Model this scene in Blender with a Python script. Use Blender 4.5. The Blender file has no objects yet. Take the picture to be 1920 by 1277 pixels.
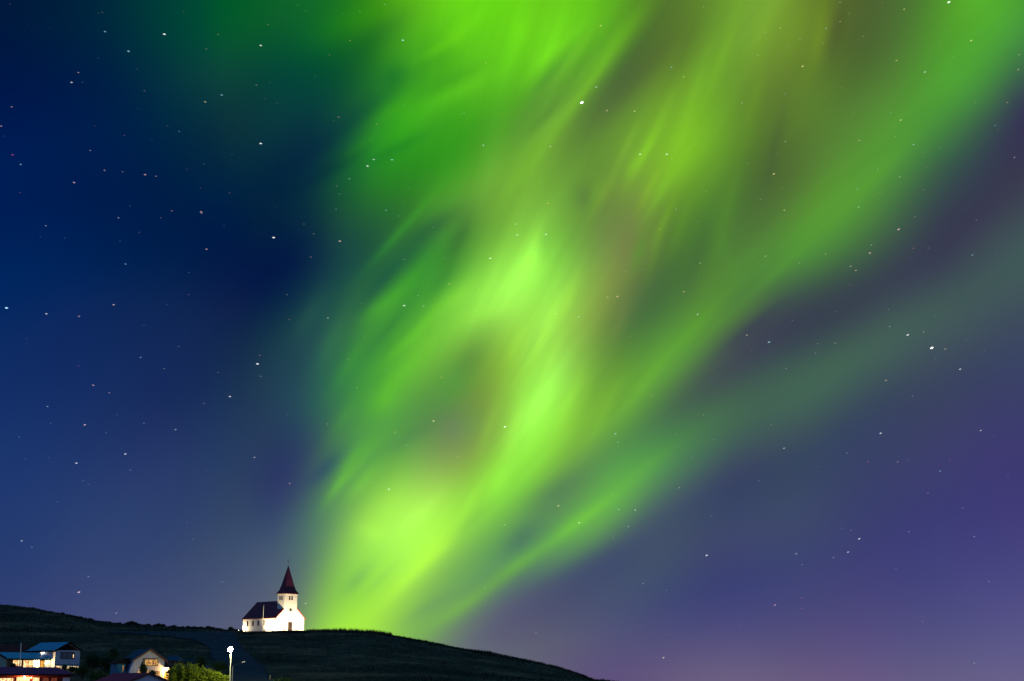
import bpy, bmesh, math, random
import numpy as np
from mathutils import Vector, Matrix, Euler
D = bpy.data
C = bpy.context.scene.collection
R = math.radians
random.seed(7)

# ------------------------------------------------------------------ camera
FP = 2950.0                                   # focal length in photograph pixels (1920 wide)
PITCH = math.atan(643.5 / FP)
EYE = 1.7
cam_d = D.cameras.new('camera'); cam = D.objects.new('camera', cam_d); C.objects.link(cam)
cam_d.sensor_width = 36.0; cam_d.lens = 36.0 * FP / 1920.0
cam_d.clip_start = 0.5; cam_d.clip_end = 40000.0
cam.location = (0, 0, EYE); cam.rotation_euler = (R(90) + PITCH, 0, 0)
sc = bpy.context.scene
sc.camera = cam
sc.view_settings.view_transform = 'Standard'; sc.view_settings.look = 'None'
sc.view_settings.exposure = 0; sc.view_settings.gamma = 1
sc.cycles.use_denoising = True
sc.cycles.sample_clamp_indirect = 4.0
sc.cycles.max_bounces = 6
sc.cycles.transparent_max_bounces = 16

AURORA_TABLE = (
    '424481407427489404434507399446535389464573376486615361511655349535691338556720330572741325583756322589765321592770323592771325591769329588763334584755'
    '340579745346573733353564718360554700369541678376530658386514633394504612404490586413480567425449508448405428468381388461375383450373380446421473410424'
    '481408430497403441526394460569378484618361509657348534692337555719330569737325578751321584760319587766318587768318586767319582761322575751326566736332'
    '554716340538690348521661359503629369487599382469565392455536405438502415422471427389406447370365457371376445373381442372378443416458416417464415422477'
    '412430502405448552387470606365483627357496646350509663344522681338535699332545714326552726320554733316551734313543728312528713315509688322488657332468'
    '622344451587358434550373418510389399467404382429417368399427361384432362372435366384433363386437369378442369374443409438424409440424409445425409453428'
    '418481418431530394431541387435561377445582369462609361486642355511677349529705343535720340526717338509702339490683342478667346471652353462628363443585'
    '378413527395381469411358429423345408429342402431342396433323366441304348440311336448357363448367368444404415432402414433398412436391405443384384451400'
    '440426411487406422535385428561373443584368477628362526697357570766353590802356585802363573790368572783368574776363555741362505665368437570380379497392'
    '345458399328432404314398409301363414277320419276326406296336398292325432352359448372370445400395439397391440392385441389400431364354440366371438373420'
    '422384491398395541377411562367450601359511682348572774343605828350612835362612827367608811359578769345512687337435599339381545347352510356329446370297'
    '356390267285402250262403250274396275323389253297420260312435323338450388382450400379447395370449384351452383388432344347425341359428353413417355466402'
    '360506384383543364426602344472666329509706323530710332534687349520654359484624349428587332377551325354542330348533337330460354295356378263296392249288'
    '389246296384255303377240297391251296414269320422293305440426392456406372453399361455380333460361371443320335424315348416367482381387549365362490376376'
    '502361439634325480719311483687310471593316460512341436473362392478353349488336336503332350544324345536315312479326282439343258398356244343363237307368'
    '240293357225282376241267395248308437242288425461395462420377459415370459396349458329346446316351417292305425357463380427643326386531355368450366443606'
    '319507755311522764324489636316453508318428466332389480324358491316382566306389625281331567279287511301262439331239342360233301361229301349223284336194'
    '246359214257376230294427247295427465389467439388465438389465421384461293311444320365407307332415334391405417623330399601333366484358434569313505705308'
    '561830351546783347482625302442538285390498284397550292445677286359582277289482290297471310268381340243341348228333322202291319191245323207247364201258'
    '380216280429257303427392352450460400471462403474436400472275293444310337409310356395322364409372530357369576328351511342419575302466609287527744338559'
    '810372524714327489624298440580305494705321437669299292487280318542279291462296229355324209328317174239312159199327188216330196255355188244371205271411'
    '263313443312322436479409476482411477426392472276291448309319418285322395307333400338466367335499333322433341405580298409539279432555297514667344553749'
    '353555748354543755368544788347335537277263512263279490277199310312200304330180224324145176326161219314170211315166230331204249385181264402275308430282'
    '305421496416481500416480405374461277299443316337415274309396294302394321422361327456332308345351402591294361510295344427294485537317532726341538790355'
    '577825380474671311266423260299500286265378292236357298241351292193274294175268299164234293112212327130220317154240375198257403265281382261286396511424'
    '487519423489399360468284300438309343407277316386298315384310392356320411336303299361397596285342477302292378311482500323462590325434649303530741345415'
    '555286379502297393575282261446237256471236211402262172284301154215302155232304168247318136212318094229364191269424245269382235271385518433493526435497'
    '388361477293294440297325408279316384305350368315411355305366347301275369373552281353454291284376296451501316419448340377486283453611313427575282479640'
    '303269522220215475213262552235200381288177221314177265301184287300183251289125222332174214340118244386190256380200258377518440494521444497368365474290'
    '289446292309409279310395300353362323431354288327347298273364346497287361467282309424272388486278438482327401480292391526283455606283357535269214479203'
    '353610247282570229224367286177306296185319306183268289190283295107224324133231380116222345160242364174247368517444494520448497367368478287287450296309'
    '407281306395293338365325429355276288341294306348344517290346448289334470275372491258470613271418547286368476271423529303293512233403658239316550233256'
    '513236191365261149328270146306289177317284198334301157203311132217350154237365158239364163241363512444492521451495372375493290283450299307414288309381'
    '297333371326421356275265345300371325368586278338393292326434278421577259476651246409547274362427291376521287403700216401648239296568212360596238236414'
    '208191408244193385262186385245153351267127222313124199326153235380154237364156238358500438488510445489369370502298288446303295426289315377303335376322'
    '409358277264352312424308382597269357414280310354272416583254459626259398484270346424294384647231448729224379665204448746218391605216266472205206433251'
    '203383253146372232102333284145235292131194304146231366150235353152236348478427484492436488376371500293286437303290427283311388309336374314394358275254'
    '355313416314380576275361468281358417269361435267437623263377417268339457262405694207414632238402706200424711222368595222265464210191406250199377259159'
    '374240133329289143217294122202286145232330148234334150236334443406478449413486368368502289281442302297412284316398303332375309386360279247348289356335'
    '375590273346445291385507254399433282430593276369446258341421261397658217408632238410696211413717210410654223280479205198415244194384254145372242121322'
    '288139213300132213296145233312147235319149237321402379464393374468345340472302285441294294409287331388306326369313398369292265342267326344357581276365'
    '469285321382260451548253456575295394533252340362275372582233410669223423692221403695209388634224293501221229433242201390252165356256143300282133208293'
    '126199299141227304148237308150240310370358448359351447334331443307303428291300404290334378317351361307398370296271342263317346337565276355471277313338'
    '275386441243466582287427583269350394265355485250390621227394631228374617224347571230295498233249440244216395253186353262164303277147244289139224297147'
    '237298151245300153248302349346432341341430327330424311320412300320394298344373325388362290327360299293326269237373363672266340475280340406279342367252'
    '439531263468606286385499262364487255371554240367568237350558235325527237291482241256437248227396255202357263182318273166280282158260288157257291158257'
    '294159258295335338420331336417322331411313327401306330388305345372316371358274267351300325323258175387309527284376607229302367295343382261372420255440'
    '547273394517262370506255361524247351529243334521241313498243287466246260431251235396257213362263194330271181302277171284283167274286165270288165268289'
    '327335410324333408319331402313329394307330384304332372300325360276255356298297344293387358315509333421721254336504284339394273343395267385483266377498'
    '261364501255353506250341506247325497246306479246284454249261425253239395258220366263203339269190316274180298279175287282171280284170277285322332404320'
    '332402316330397312330390307329381302328372297322363287303358286323356293471298261399220273419238365610246345474270350453268365477264364489260357494256'
    '347496252334493249319483248302467249282446251262421254242395258224369263208344268196323272186307276179295280175288282174284283320331402318331399315330'
    '395311330388307329380302329371298332363296344354303400341344563300505884399441757397374621270359530269356489266360484263359488260353490256344491253331'
    '487250317477249300462250281442252262419255243394258226370263211347267198327272189311275182299278178291280176287281')
AURORA_THETA = [-20, -8, 4, 14, 21, 26, 29.0, 32.55, 36.1, 39.65, 43.2, 46.75, 50.3, 53.85, 57.4, 60.95, 64.5, 68.05, 71.6, 75.15, 78.7, 82.25, 85.8, 89.35, 92.9, 96.45, 100.0, 108, 120, 140, 165, 200]
AURORA_SHELLS, AURORA_R0, AURORA_DR, AURORA_SG = 28, 0.02, 0.0237, 0.72
AURORA_ROOT = (-7.5213, -0.8792)   # azimuth, altitude (degrees) the rays fan out from
# azimuth, altitude, tilt (degrees), half length, half width (radians), colour change of each fine ray
AURORA_RAYS = """
2.62,21.02,-128.3,0.0594,0.0047,10,22,-4 4.42,21.37,-132.4,0.0405,0.0087,-10,-22,2 0.98,21.04,-123.7,0.0320,0.0060,-4,-12,4
1.45,22.83,-121.8,0.0238,0.0053,8,16,0 4.99,18.93,-119.3,0.0175,0.0030,12,24,-4 5.61,17.62,-120.7,0.0190,0.0040,10,22,-2
6.60,18.93,-108.2,0.0214,0.0083,6,12,-2 4.57,18.60,-117.7,0.0092,0.0027,6,14,-2 2.74,17.49,-76.5,0.0086,0.0067,-8,-14,2
4.32,15.82,-103.5,0.0192,0.0061,2,-5,3 3.14,17.58,-112.6,0.0112,0.0034,4,14,-2 -4.33,16.11,-130.9,0.0281,0.0030,6,26,-4
-3.82,15.45,-131.4,0.0311,0.0074,-10,-22,6 -2.73,16.57,-146.6,0.0174,0.0054,-10,-20,2 0.75,15.19,-112.8,0.0136,0.0074,14,24,4
-0.35,14.12,-133.3,0.0260,0.0088,10,18,4 1.34,12.86,-119.1,0.0240,0.0047,16,22,4 -1.54,11.69,-126.5,0.0158,0.0088,-10,-16,2
1.08,10.04,-118.8,0.0263,0.0068,14,22,10 -0.59,7.24,-108.4,0.0132,0.0074,10,20,0 0.05,8.98,-104.1,0.0216,0.0047,10,14,4
-2.16,9.12,-147.6,0.0099,0.0115,0,-4,9 -5.49,7.11,-131.0,0.0139,0.0040,8,18,-4 -6.22,7.29,-118.5,0.0166,0.0034,6,14,-4
-2.99,4.55,-131.7,0.0277,0.0067,14,16,-4 -5.56,3.63,-131.0,0.0122,0.0047,-16,-22,8 -5.12,5.35,-110.9,0.0055,0.0100,8,10,0
0.29,4.32,-147.6,0.0173,0.0047,9,20,-10 1.94,5.46,-141.4,0.0215,0.0053,8,20,-8 0.29,5.13,-141.6,0.0133,0.0067,-10,-20,4
8.42,13.11,-153.0,0.0258,0.0067,4,10,-4 5.03,10.88,-125.9,0.0255,0.0047,6,10,-2 -3.92,8.67,-147.3,0.0197,0.0047,-6,-8,2
-5.75,8.07,-133.9,0.0146,0.0034,4,12,-6 -5.90,19.19,-141.5,0.0156,0.0033,6,12,-4 -6.39,18.69,-146.7,0.0219,0.0046,-6,-14,0
-2.07,23.11,-123.6,0.0074,0.0073,8,8,0 -4.53,21.83,-152.1,0.0092,0.0066,-10,-14,4 0.26,23.40,-0.1,0.0052,0.0078,4,6,0
-0.19,3.84,-147.2,0.0247,0.0047,8,18,-12 -1.73,2.72,-148.0,0.0243,0.0046,8,22,-12 -3.16,2.61,-147.3,0.0170,0.0040,-6,-10,4
-1.87,23.58,33.8,0.0148,0.0052,8,10,0 -2.90,22.77,-149.1,0.0143,0.0033,10,14,-2 -2.26,21.22,-152.9,0.0232,0.0059,10,16,0
-2.06,21.79,-153.0,0.0185,0.0046,-8,-12,0 -4.81,20.46,-146.0,0.0173,0.0053,8,12,-4 -4.28,19.28,-152.2,0.0233,0.0040,-8,-12,2
2.38,22.54,-129.0,0.0233,0.0033,10,10,2 2.88,21.40,-127.1,0.0279,0.0030,8,12,0 4.39,19.37,-117.7,0.0138,0.0027,8,10,0
3.45,17.57,-120.6,0.0168,0.0030,8,12,-4 5.16,17.63,-117.8,0.0139,0.0027,10,14,-4 5.74,16.56,-114.5,0.0158,0.0027,8,12,-4
0.10,12.08,-116.6,0.0141,0.0031,10,14,0 0.90,12.47,-116.8,0.0141,0.0027,-8,-10,2 -5.33,20.73,40.8,0.0375,0.0072,-7,-17,4
-4.65,19.73,39.4,0.0410,0.0073,4,10,-3 -4.82,23.47,37.4,0.0191,0.0078,-10,-14,4 -6.22,23.65,28.5,0.0275,0.0110,8,18,-5
-4.39,13.89,-130.6,0.0252,0.0054,10,22,-4 -5.00,14.26,-129.4,0.0193,0.0047,-8,-14,4 -2.20,13.82,-134.5,0.0148,0.0047,12,16,0
-2.60,14.49,-128.1,0.0134,0.0044,-10,-12,0 -1.97,16.05,-116.2,0.0164,0.0054,-12,-20,0 4.77,15.43,-107.7,0.0109,0.0034,-10,6,-6
0.86,15.96,-104.2,0.0129,0.0047,6,9,1 1.21,15.86,-101.6,0.0107,0.0041,-8,-10,0 2.20,13.97,-112.3,0.0169,0.0030,8,12,0
-4.72,10.06,-147.1,0.0098,0.0074,6,12,-6 -4.15,11.03,-128.6,0.0230,0.0061,6,12,-4 -6.69,7.67,-132.6,0.0143,0.0050,-16,-24,10
-5.93,7.35,-128.4,0.0227,0.0027,8,16,-6 -6.36,7.05,-128.1,0.0146,0.0023,6,14,-6 1.36,6.85,-148.3,0.0197,0.0074,-10,-14,4
3.72,22.65,-128.0,0.0341,0.0040,10,20,-4 4.49,22.31,-127.7,0.0327,0.0060,-8,-15,2 1.76,22.83,-139.4,0.0246,0.0036,8,12,0
1.44,21.89,-135.8,0.0174,0.0033,-8,-12,2 2.58,21.69,-127.9,0.0307,0.0030,6,12,0 1.54,20.18,-131.9,0.0220,0.0033,8,12,2
1.23,20.38,-135.6,0.0175,0.0030,-7,-10,0 11.87,23.41,-101.9,0.0220,0.0039,6,9,-2 12.42,22.91,-103.3,0.0161,0.0042,-6,-12,2
5.73,20.38,-116.3,0.0293,0.0033,6,10,0 7.07,21.28,-110.2,0.0320,0.0040,5,9,0 8.12,22.45,-111.7,0.0298,0.0040,6,10,-2
6.59,22.33,-113.6,0.0217,0.0046,-5,-8,0 10.02,19.25,-105.1,0.0271,0.0039,-5,-8,2 9.27,20.70,-104.1,0.0290,0.0046,5,8,-2
6.33,16.25,-111.9,0.0177,0.0034,5,9,-2 5.37,15.41,-106.7,0.0195,0.0030,5,9,-2 8.14,16.86,-104.7,0.0275,0.0047,4,8,-2
7.01,15.46,-107.4,0.0302,0.0054,-4,-8,2 1.49,11.69,-116.9,0.0141,0.0027,8,10,2 2.17,10.23,-114.4,0.0207,0.0034,7,10,0
2.91,10.13,-114.8,0.0230,0.0041,-6,-6,0 3.44,9.74,-117.3,0.0234,0.0034,5,8,0 -0.88,9.17,-110.4,0.0179,0.0034,8,12,0
-1.41,6.66,-120.1,0.0145,0.0034,8,12,0 -4.16,12.05,-134.0,0.0178,0.0034,7,14,-3 -3.19,13.03,-126.1,0.0210,0.0034,7,12,-3
-4.57,12.72,-129.5,0.0193,0.0030,-6,-12,2 -6.02,11.44,-120.6,0.0197,0.0040,5,12,-4 -6.27,9.31,-122.3,0.0150,0.0040,5,12,-4
-6.73,12.19,-115.0,0.0186,0.0054,6,12,0 -7.54,13.14,-121.8,0.0150,0.0060,6,10,2 -3.30,6.08,-134.6,0.0176,0.0047,8,10,4
-2.51,4.74,-134.9,0.0175,0.0034,8,10,-2 -3.94,3.50,-134.7,0.0202,0.0037,9,11,-2 -4.80,3.59,-134.6,0.0173,0.0030,-8,-10,4
-1.65,5.60,-134.9,0.0147,0.0030,-8,-10,2 6.84,12.77,-133.3,0.0280,0.0040,4,9,-3 9.74,14.50,-139.9,0.0276,0.0040,4,9,-3
8.69,12.52,-142.9,0.0264,0.0033,-5,-8,2 13.67,17.79,-134.9,0.0267,0.0046,4,8,-2 2.81,5.98,-142.7,0.0238,0.0033,6,12,-5
4.97,7.69,-142.9,0.0238,0.0054,5,10,-3 -2.07,10.62,-125.1,0.0180,0.0115,-8,10,0 -1.57,9.17,-123.4,0.0151,0.0102,-6,8,2
-0.80,13.34,-159.3,0.0180,0.0054,8,10,2 -5.18,13.39,-133.7,0.0118,0.0040,6,16,-4 11.86,22.68,-112.8,0.0231,0.0045,8,8,0
9.45,22.75,-114.2,0.0214,0.0053,6,8,0 8.00,15.43,109.9,0.0224,0.0046,0,4,0 4.08,13.02,-111.4,0.0179,0.0041,8,4,4"""
# azimuth, altitude (degrees), magnitude weight, tint of each star
STAR_CATALOGUE = """
-18.91,23.22,.3,r -15.60,23.30,.4,y -15.73,23.25,.3,y -15.46,22.66,1,b -13.29,22.77,1.6,w -12.62,23.61,.3,y -11.29,22.92,.5,y -11.71,22.39,.5,r
-14.57,22.07,1.2,b -15.65,21.74,.3,b -16.33,21.17,.8,r -16.55,20.81,1.1,w -16.16,20.85,.4,b -14.24,21.49,.3,g -13.91,20.76,.5,r -11.06,20.82,1,b
-11.66,20.54,1,y -18.59,19.76,.8,r -14.11,20.11,.2,b -18.91,19.07,.9,r -15.64,19.39,.3,r -13.01,19.60,.3,w -12.57,19.44,.6,b -14.55,19.15,.4,r
-13.55,19.09,.3,r -15.74,18.53,.6,w -18.44,18.13,.9,R -18.14,17.83,.9,b -11.60,18.36,.4,b -10.59,18.74,.3,r -15.19,17.88,.8,r -18.20,22.62,.2,b
-17.47,22.57,.2,b -18.77,18.74,.3,b -12.23,18.13,.3,r -8.32,24.12,.4,g -8.01,23.94,.4,g -4.97,24.29,.6,g -5.92,24.01,.5,g -6.57,23.91,.3,g
-9.42,23.38,.5,y -4.24,23.06,1.3,b -6.28,22.98,.6,y -9.67,22.64,1.3,w -1.01,22.31,.6,y -7.04,22.44,.4,y -7.57,21.67,.3,g -9.28,21.37,.3,r
-9.42,20.79,.3,r -8.97,20.64,.3,r -6.64,20.27,.7,r -6.82,20.13,.3,w -5.19,20.06,.6,y -4.14,20.77,.4,g -1.85,20.52,.6,g -1.97,20.48,.4,y
-5.40,19.48,.3,y -9.54,19.20,1.5,w -1.10,19.38,.9,w -5.27,18.80,1,w -4.58,18.81,1.1,b -5.50,18.56,1.3,w -9.78,21.25,.6,r 3.45,23.59,1,y
6.23,24.17,.4,y 7.44,24.11,.6,y 9.35,23.90,.4,b 9.77,23.10,.6,y 9.54,22.85,.3,w 3.89,22.55,.4,g 6.15,22.05,.8,b 6.61,21.69,.8,y 3.25,21.43,.9,w
2.69,20.89,3,w 3.65,20.59,1,r 4.71,20.54,1,y 9.45,22.30,.6,y 7.90,21.26,.4,b 8.79,20.67,.6,w 1.32,20.89,.4,g 4.83,21.20,.3,g 1.47,19.34,.8,w
4.89,19.00,1.1,w 5.90,18.97,1.2,w 6.12,20.58,.4,y 6.09,18.79,.4,y 8.91,18.53,.5,b 3.56,18.70,.4,b 6.75,19.13,.4,b 4.44,22.27,.3,r 12.62,23.92,.7,b
16.60,23.54,1.8,w 14.18,23.76,.4,y 14.97,23.47,.9,y 12.94,23.51,.5,g 12.59,23.26,.7,y 10.34,23.21,.7,y 12.06,23.07,.7,b 11.06,22.77,.5,w
13.41,22.68,.6,r 11.93,22.56,.5,r 10.57,22.53,.4,r 17.31,22.16,1.1,y 16.42,22.60,.4,g 16.20,22.11,.3,g 11.12,21.82,1.2,y 14.59,21.75,.9,y
15.59,21.26,1,w 16.63,21.68,.4,y 18.96,21.50,.7,y 18.89,21.00,.8,y 12.55,20.98,.4,g 10.40,20.90,.5,b 18.43,19.93,.7,y 17.30,20.04,.4,g
12.20,20.26,.3,g 12.91,20.04,.4,r 14.27,19.97,.5,b 14.62,19.68,1,y 17.95,19.19,.6,b 18.03,19.02,.4,r 13.08,19.09,.8,r 14.38,19.12,.5,y
10.37,19.23,.7,g 15.03,18.79,.9,b 15.36,18.50,.4,g 15.99,18.62,.4,g 10.06,18.81,.4,g 18.54,18.03,.7,w 13.70,18.03,.6,g 15.44,17.99,.4,g
-14.54,17.88,.5,w -13.73,17.84,1.1,r -13.34,17.81,.7,r -16.24,17.37,1.1,r -18.09,16.86,.4,r -10.63,17.39,.4,r -12.70,16.63,.7,r -11.64,16.66,1,r
-11.62,16.62,.9,r -14.60,16.26,.7,w -17.13,15.79,.7,w -14.21,16.70,.3,w -17.29,15.39,.3,r -16.45,15.41,.3,w -13.83,15.80,.4,r -14.50,15.44,.3,w
-13.08,16.36,.4,w -10.78,16.21,.3,r -11.38,15.34,1,r -14.26,14.65,.8,b -11.98,14.47,.4,b -11.95,13.69,.4,r -14.60,13.19,1.1,r -18.28,12.84,1.8,b
-16.91,12.73,1.1,w -15.78,12.71,.9,r -17.53,11.82,.3,r -12.71,13.29,.3,w -13.49,12.53,.3,w -11.70,17.50,.3,r -6.18,18.08,.8,b -6.65,17.80,.5,r
-6.53,17.53,.5,b -6.65,16.97,.6,b -4.77,16.99,.8,b -3.91,17.81,.4,b -4.28,16.79,.5,g -8.94,15.87,1.6,w -6.48,15.83,1.2,r -7.46,16.06,.5,w
-7.83,16.40,.4,w -8.86,16.97,.4,B -7.54,15.22,.6,r -2.99,16.40,.4,w -0.82,15.30,1.2,w -4.05,15.23,.5,w -2.53,15.29,.4,w -2.36,14.36,.8,y
-4.03,13.55,1.3,w -3.31,13.54,.7,w -3.52,13.92,.6,g -6.85,13.04,.8,w -8.38,13.84,.5,w -8.26,12.94,.5,r -5.47,12.40,.4,y -5.62,13.59,.4,g
1.36,17.29,.9,Y 0.99,16.87,.5,y 0.14,16.54,.8,w 0.20,16.15,1,w 1.29,16.17,1.1,w 7.35,17.60,.4,w 9.36,17.21,.5,w 6.21,16.99,.5,w 5.56,16.29,.6,y
7.02,16.50,.4,w 2.69,16.52,.4,b 1.71,15.14,.4,b 7.06,15.02,.7,w 9.47,15.18,.7,w 6.98,14.50,.4,b 3.58,13.86,.8,y 3.95,13.88,1.1,r 6.42,14.00,.9,y
6.91,13.17,.9,w 2.49,13.16,.8,b 1.62,13.28,.7,g 8.69,12.37,.9,y 4.91,14.86,.4,w 4.27,14.80,.4,w 3.60,14.40,.4,y 4.39,12.40,.4,w 9.89,18.10,1.2,y
10.23,16.79,.9,y 10.17,17.61,.4,y 11.63,17.70,.4,g 12.93,17.39,.7,b 12.94,16.75,.8,g 14.47,17.71,.7,g 13.74,17.22,.4,g 14.33,15.87,1.3,r
13.26,15.10,1.1,r 13.33,15.38,.7,g 14.94,16.27,.5,w 15.28,17.20,.4,w 14.82,15.17,.7,R 16.86,14.79,.8,b 17.08,16.00,.5,r 12.55,14.67,.8,w
12.73,14.51,.9,y 11.67,15.15,.6,y 10.70,14.88,.6,g 12.50,14.01,.5,R 14.69,14.81,.5,B 15.46,14.74,.4,B 15.35,15.14,.4,w 14.45,12.13,1.4,w
15.01,12.21,.7,y 13.83,12.46,.6,w 15.45,12.75,.4,b 11.94,13.08,.4,r 13.82,13.07,.4,w 10.37,12.83,.4,w 17.69,14.76,.3,w 16.47,11.82,.4,r
-13.55,11.38,.8,b -12.23,11.83,.5,r -15.70,10.97,.4,r -12.70,11.02,.5,w -10.78,10.96,.4,w -15.15,10.32,1,r -14.58,10.08,.7,r -16.67,9.50,.8,b
-10.32,10.11,1.2,w -11.24,9.84,.5,r -16.53,8.93,.4,w -15.36,8.92,1.2,r -13.32,9.06,.5,w -12.20,8.87,.8,w -14.61,8.67,.4,w -17.56,8.40,.4,w
-13.91,7.95,1.2,w -15.57,7.57,1.2,w -13.70,7.39,.5,w -9.36,7.96,.8,w -15.30,6.97,.4,w -15.10,6.84,.4,r -17.31,7.65,.3,w -16.14,6.20,.3,w
-11.07,7.43,.3,r -14.28,9.31,.3,w -16.51,7.72,.3,w -9.37,11.31,1.6,w -9.30,11.62,.6,r -9.24,10.87,.5,w -6.06,11.57,.5,w -4.68,11.23,.4,g
-5.73,10.55,.6,y -2.61,10.96,.7,Y -2.89,9.37,1.2,y -0.26,9.17,1.4,w -4.29,8.95,.7,y -4.15,8.78,.4,w -3.85,8.48,.6,b -6.77,9.21,.5,w -8.23,9.52,.3,w
-8.07,7.05,.8,r -4.49,6.89,1.1,w -5.06,7.12,.5,g -5.96,6.21,.4,y -1.99,8.08,.6,y -5.95,8.28,.4,g 3.80,8.90,1,b 3.89,8.59,.6,w 7.03,9.53,.5,w
7.41,8.64,.4,w 6.02,8.85,.4,w 6.56,8.02,.6,B 6.09,6.93,.7,y 1.69,6.31,1.1,y 4.48,6.14,.9,w 3.88,6.17,.8,b 3.65,6.73,.5,w 8.96,7.13,.5,b
8.84,11.83,.5,R 5.15,10.26,.4,w 2.08,11.41,.4,w 8.77,11.93,.3,w 15.26,11.63,2.4,w 15.72,11.57,.8,y 9.49,12.09,1.2,b 11.24,11.97,.5,w 11.87,11.96,.6,w
11.15,11.63,.5,w 10.07,11.12,.5,w 16.19,10.83,1.1,w 13.60,10.56,.9,y 17.07,11.43,.4,r 15.37,11.25,.4,w 14.50,9.97,.5,w 13.32,8.70,1.2,w
16.76,8.66,.9,w 9.89,8.27,.9,w 12.11,8.04,.5,w 12.84,7.72,.7,R 13.86,7.67,.7,r 14.21,7.71,.5,R 15.65,7.68,.5,R 15.30,7.30,.8,b 14.84,6.55,.7,R
15.99,6.00,.5,w 9.46,9.14,.5,y 11.06,7.58,.3,w 17.18,8.44,.3,w 13.40,7.01,.4,B 17.57,7.05,.3,w -17.24,4.83,.9,w -16.89,4.62,.6,r -14.94,3.65,.6,w
-15.23,3.11,1.4,r -13.93,2.41,.7,w -11.40,5.01,.5,r -10.33,3.53,.5,r -11.66,5.59,.3,w -7.38,2.80,.8,w -0.27,5.63,.8,y -0.96,3.39,.5,w 2.44,5.70,1,w
4.22,5.55,.8,b 7.01,4.50,1.3,w 4.72,3.52,.6,w 3.67,5.16,.4,w 5.55,3.27,.4,w 8.15,2.07,.6,R 5.39,0.91,1.1,y 0.86,1.79,.5,w 7.22,5.89,.4,w
5.64,1.73,.3,w 12.40,5.01,1.2,w 11.99,4.55,1,w 10.18,4.52,.8,w 11.48,4.37,.6,w 10.37,4.14,.5,y 12.12,5.31,.5,r 11.82,5.39,.4,b 14.12,5.22,.6,w
16.32,5.00,.6,w 16.71,3.45,.5,w 9.37,2.73,1,r 10.31,2.97,.6,R 10.30,2.60,.6,R 14.42,2.12,.4,w 16.06,0.70,.6,w 13.61,3.95,.4,w"""

# ------------------------------------------------------------------ night sky with the aurora (world)
def direction(az, el):
    az, el = R(az), R(el)
    return Vector((math.sin(az) * math.cos(el), math.cos(az) * math.cos(el), math.sin(el)))

world = D.worlds.new('World'); sc.world = world; world.use_nodes = True
nt = world.node_tree; nt.nodes.clear()
N = nt.nodes.new; L = nt.links.new
def setin(node, i, v):
    if hasattr(v, 'is_output'): L(v, node.inputs[i])
    else: node.inputs[i].default_value = v
def math_(op, a, b=0.0, c=0.0, clamp=False):
    n = N('ShaderNodeMath'); n.operation = op; n.use_clamp = clamp
    setin(n, 0, a); setin(n, 1, b); setin(n, 2, c); return n.outputs[0]
def vmath(op, a, b=None, c=None):
    n = N('ShaderNodeVectorMath'); n.operation = op
    setin(n, 0, a)
    if b is not None: setin(n, 1, b)
    if c is not None: setin(n, 2, c)
    return n.outputs['Value'] if op in ('DOT_PRODUCT', 'LENGTH') else n.outputs['Vector']
dirv = vmath('NORMALIZE', N('ShaderNodeTexCoord').outputs['Generated'])
root = direction(*AURORA_ROOT)
e1 = root.cross(Vector((0, 0, 1))).normalized(); e2 = e1.cross(root)
x1 = vmath('DOT_PRODUCT', dirv, tuple(e1)); x2 = vmath('DOT_PRODUCT', dirv, tuple(e2)); x0 = vmath('DOT_PRODUCT', dirv, tuple(root))
theta = math_('ARCTAN2', x2, x1)
rad = math_('ARCCOSINE', x0)
# soft waver of the rays
wob = N('ShaderNodeTexNoise'); wob.inputs['Scale'].default_value = 9.0; wob.inputs['Detail'].default_value = 2.0
L(dirv, wob.inputs['Vector'])
theta = math_('ADD', theta, math_('MULTIPLY', math_('SUBTRACT', wob.outputs['Fac'], 0.5), 0.035))
tfac = math_('MULTIPLY_ADD', theta, 180.0 / math.pi / 220.0, 20.0 / 220.0, clamp=True)
acc = (0.0, 0.0, 0.0)
for k in range(AURORA_SHELLS):
    tf_k = tfac if k == 0 else math_('MULTIPLY_ADD', acc, 1e-9, tfac)      # chained, so that the shader needs few live values
    rad_k = rad if k == 0 else math_('MULTIPLY_ADD', acc, 1e-9, rad)
    n = N('ShaderNodeValToRGB'); cr = n.color_ramp; cr.interpolation = 'B_SPLINE'
    while len(cr.elements) < 32: cr.elements.new(0.5)
    for i, e in enumerate(cr.elements): e.position = i / 40
    for i in range(31, -1, -1): cr.elements[i].position = (AURORA_THETA[i] + 20) / 220
    for i in range(32):
        o = (k * 32 + i) * 9
        cr.elements[i].color = [int(AURORA_TABLE[o + 3 * q:o + 3 * q + 3]) / 999 for q in range(3)] + [1]
    L(tf_k, n.inputs[0])
    u = math_('MULTIPLY_ADD', rad_k, 1 / (AURORA_DR * AURORA_SG), -(AURORA_R0 + AURORA_DR * k) / (AURORA_DR * AURORA_SG))
    w = math_('MULTIPLY', math_('POWER', math.exp(-0.5), math_('MULTIPLY', u, u)), 1 / (AURORA_SG * math.sqrt(2 * math.pi)))
    s = N('ShaderNodeVectorMath'); s.operation = 'MULTIPLY_ADD'
    L(n.outputs['Color'], s.inputs[0]); L(w, s.inputs[1]); setin(s, 2, acc)
    acc = s.outputs[0]
acc = vmath('MULTIPLY_ADD', acc, (1.5, 1.5, 1.5), (-0.2, -0.2, -0.2))
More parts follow.
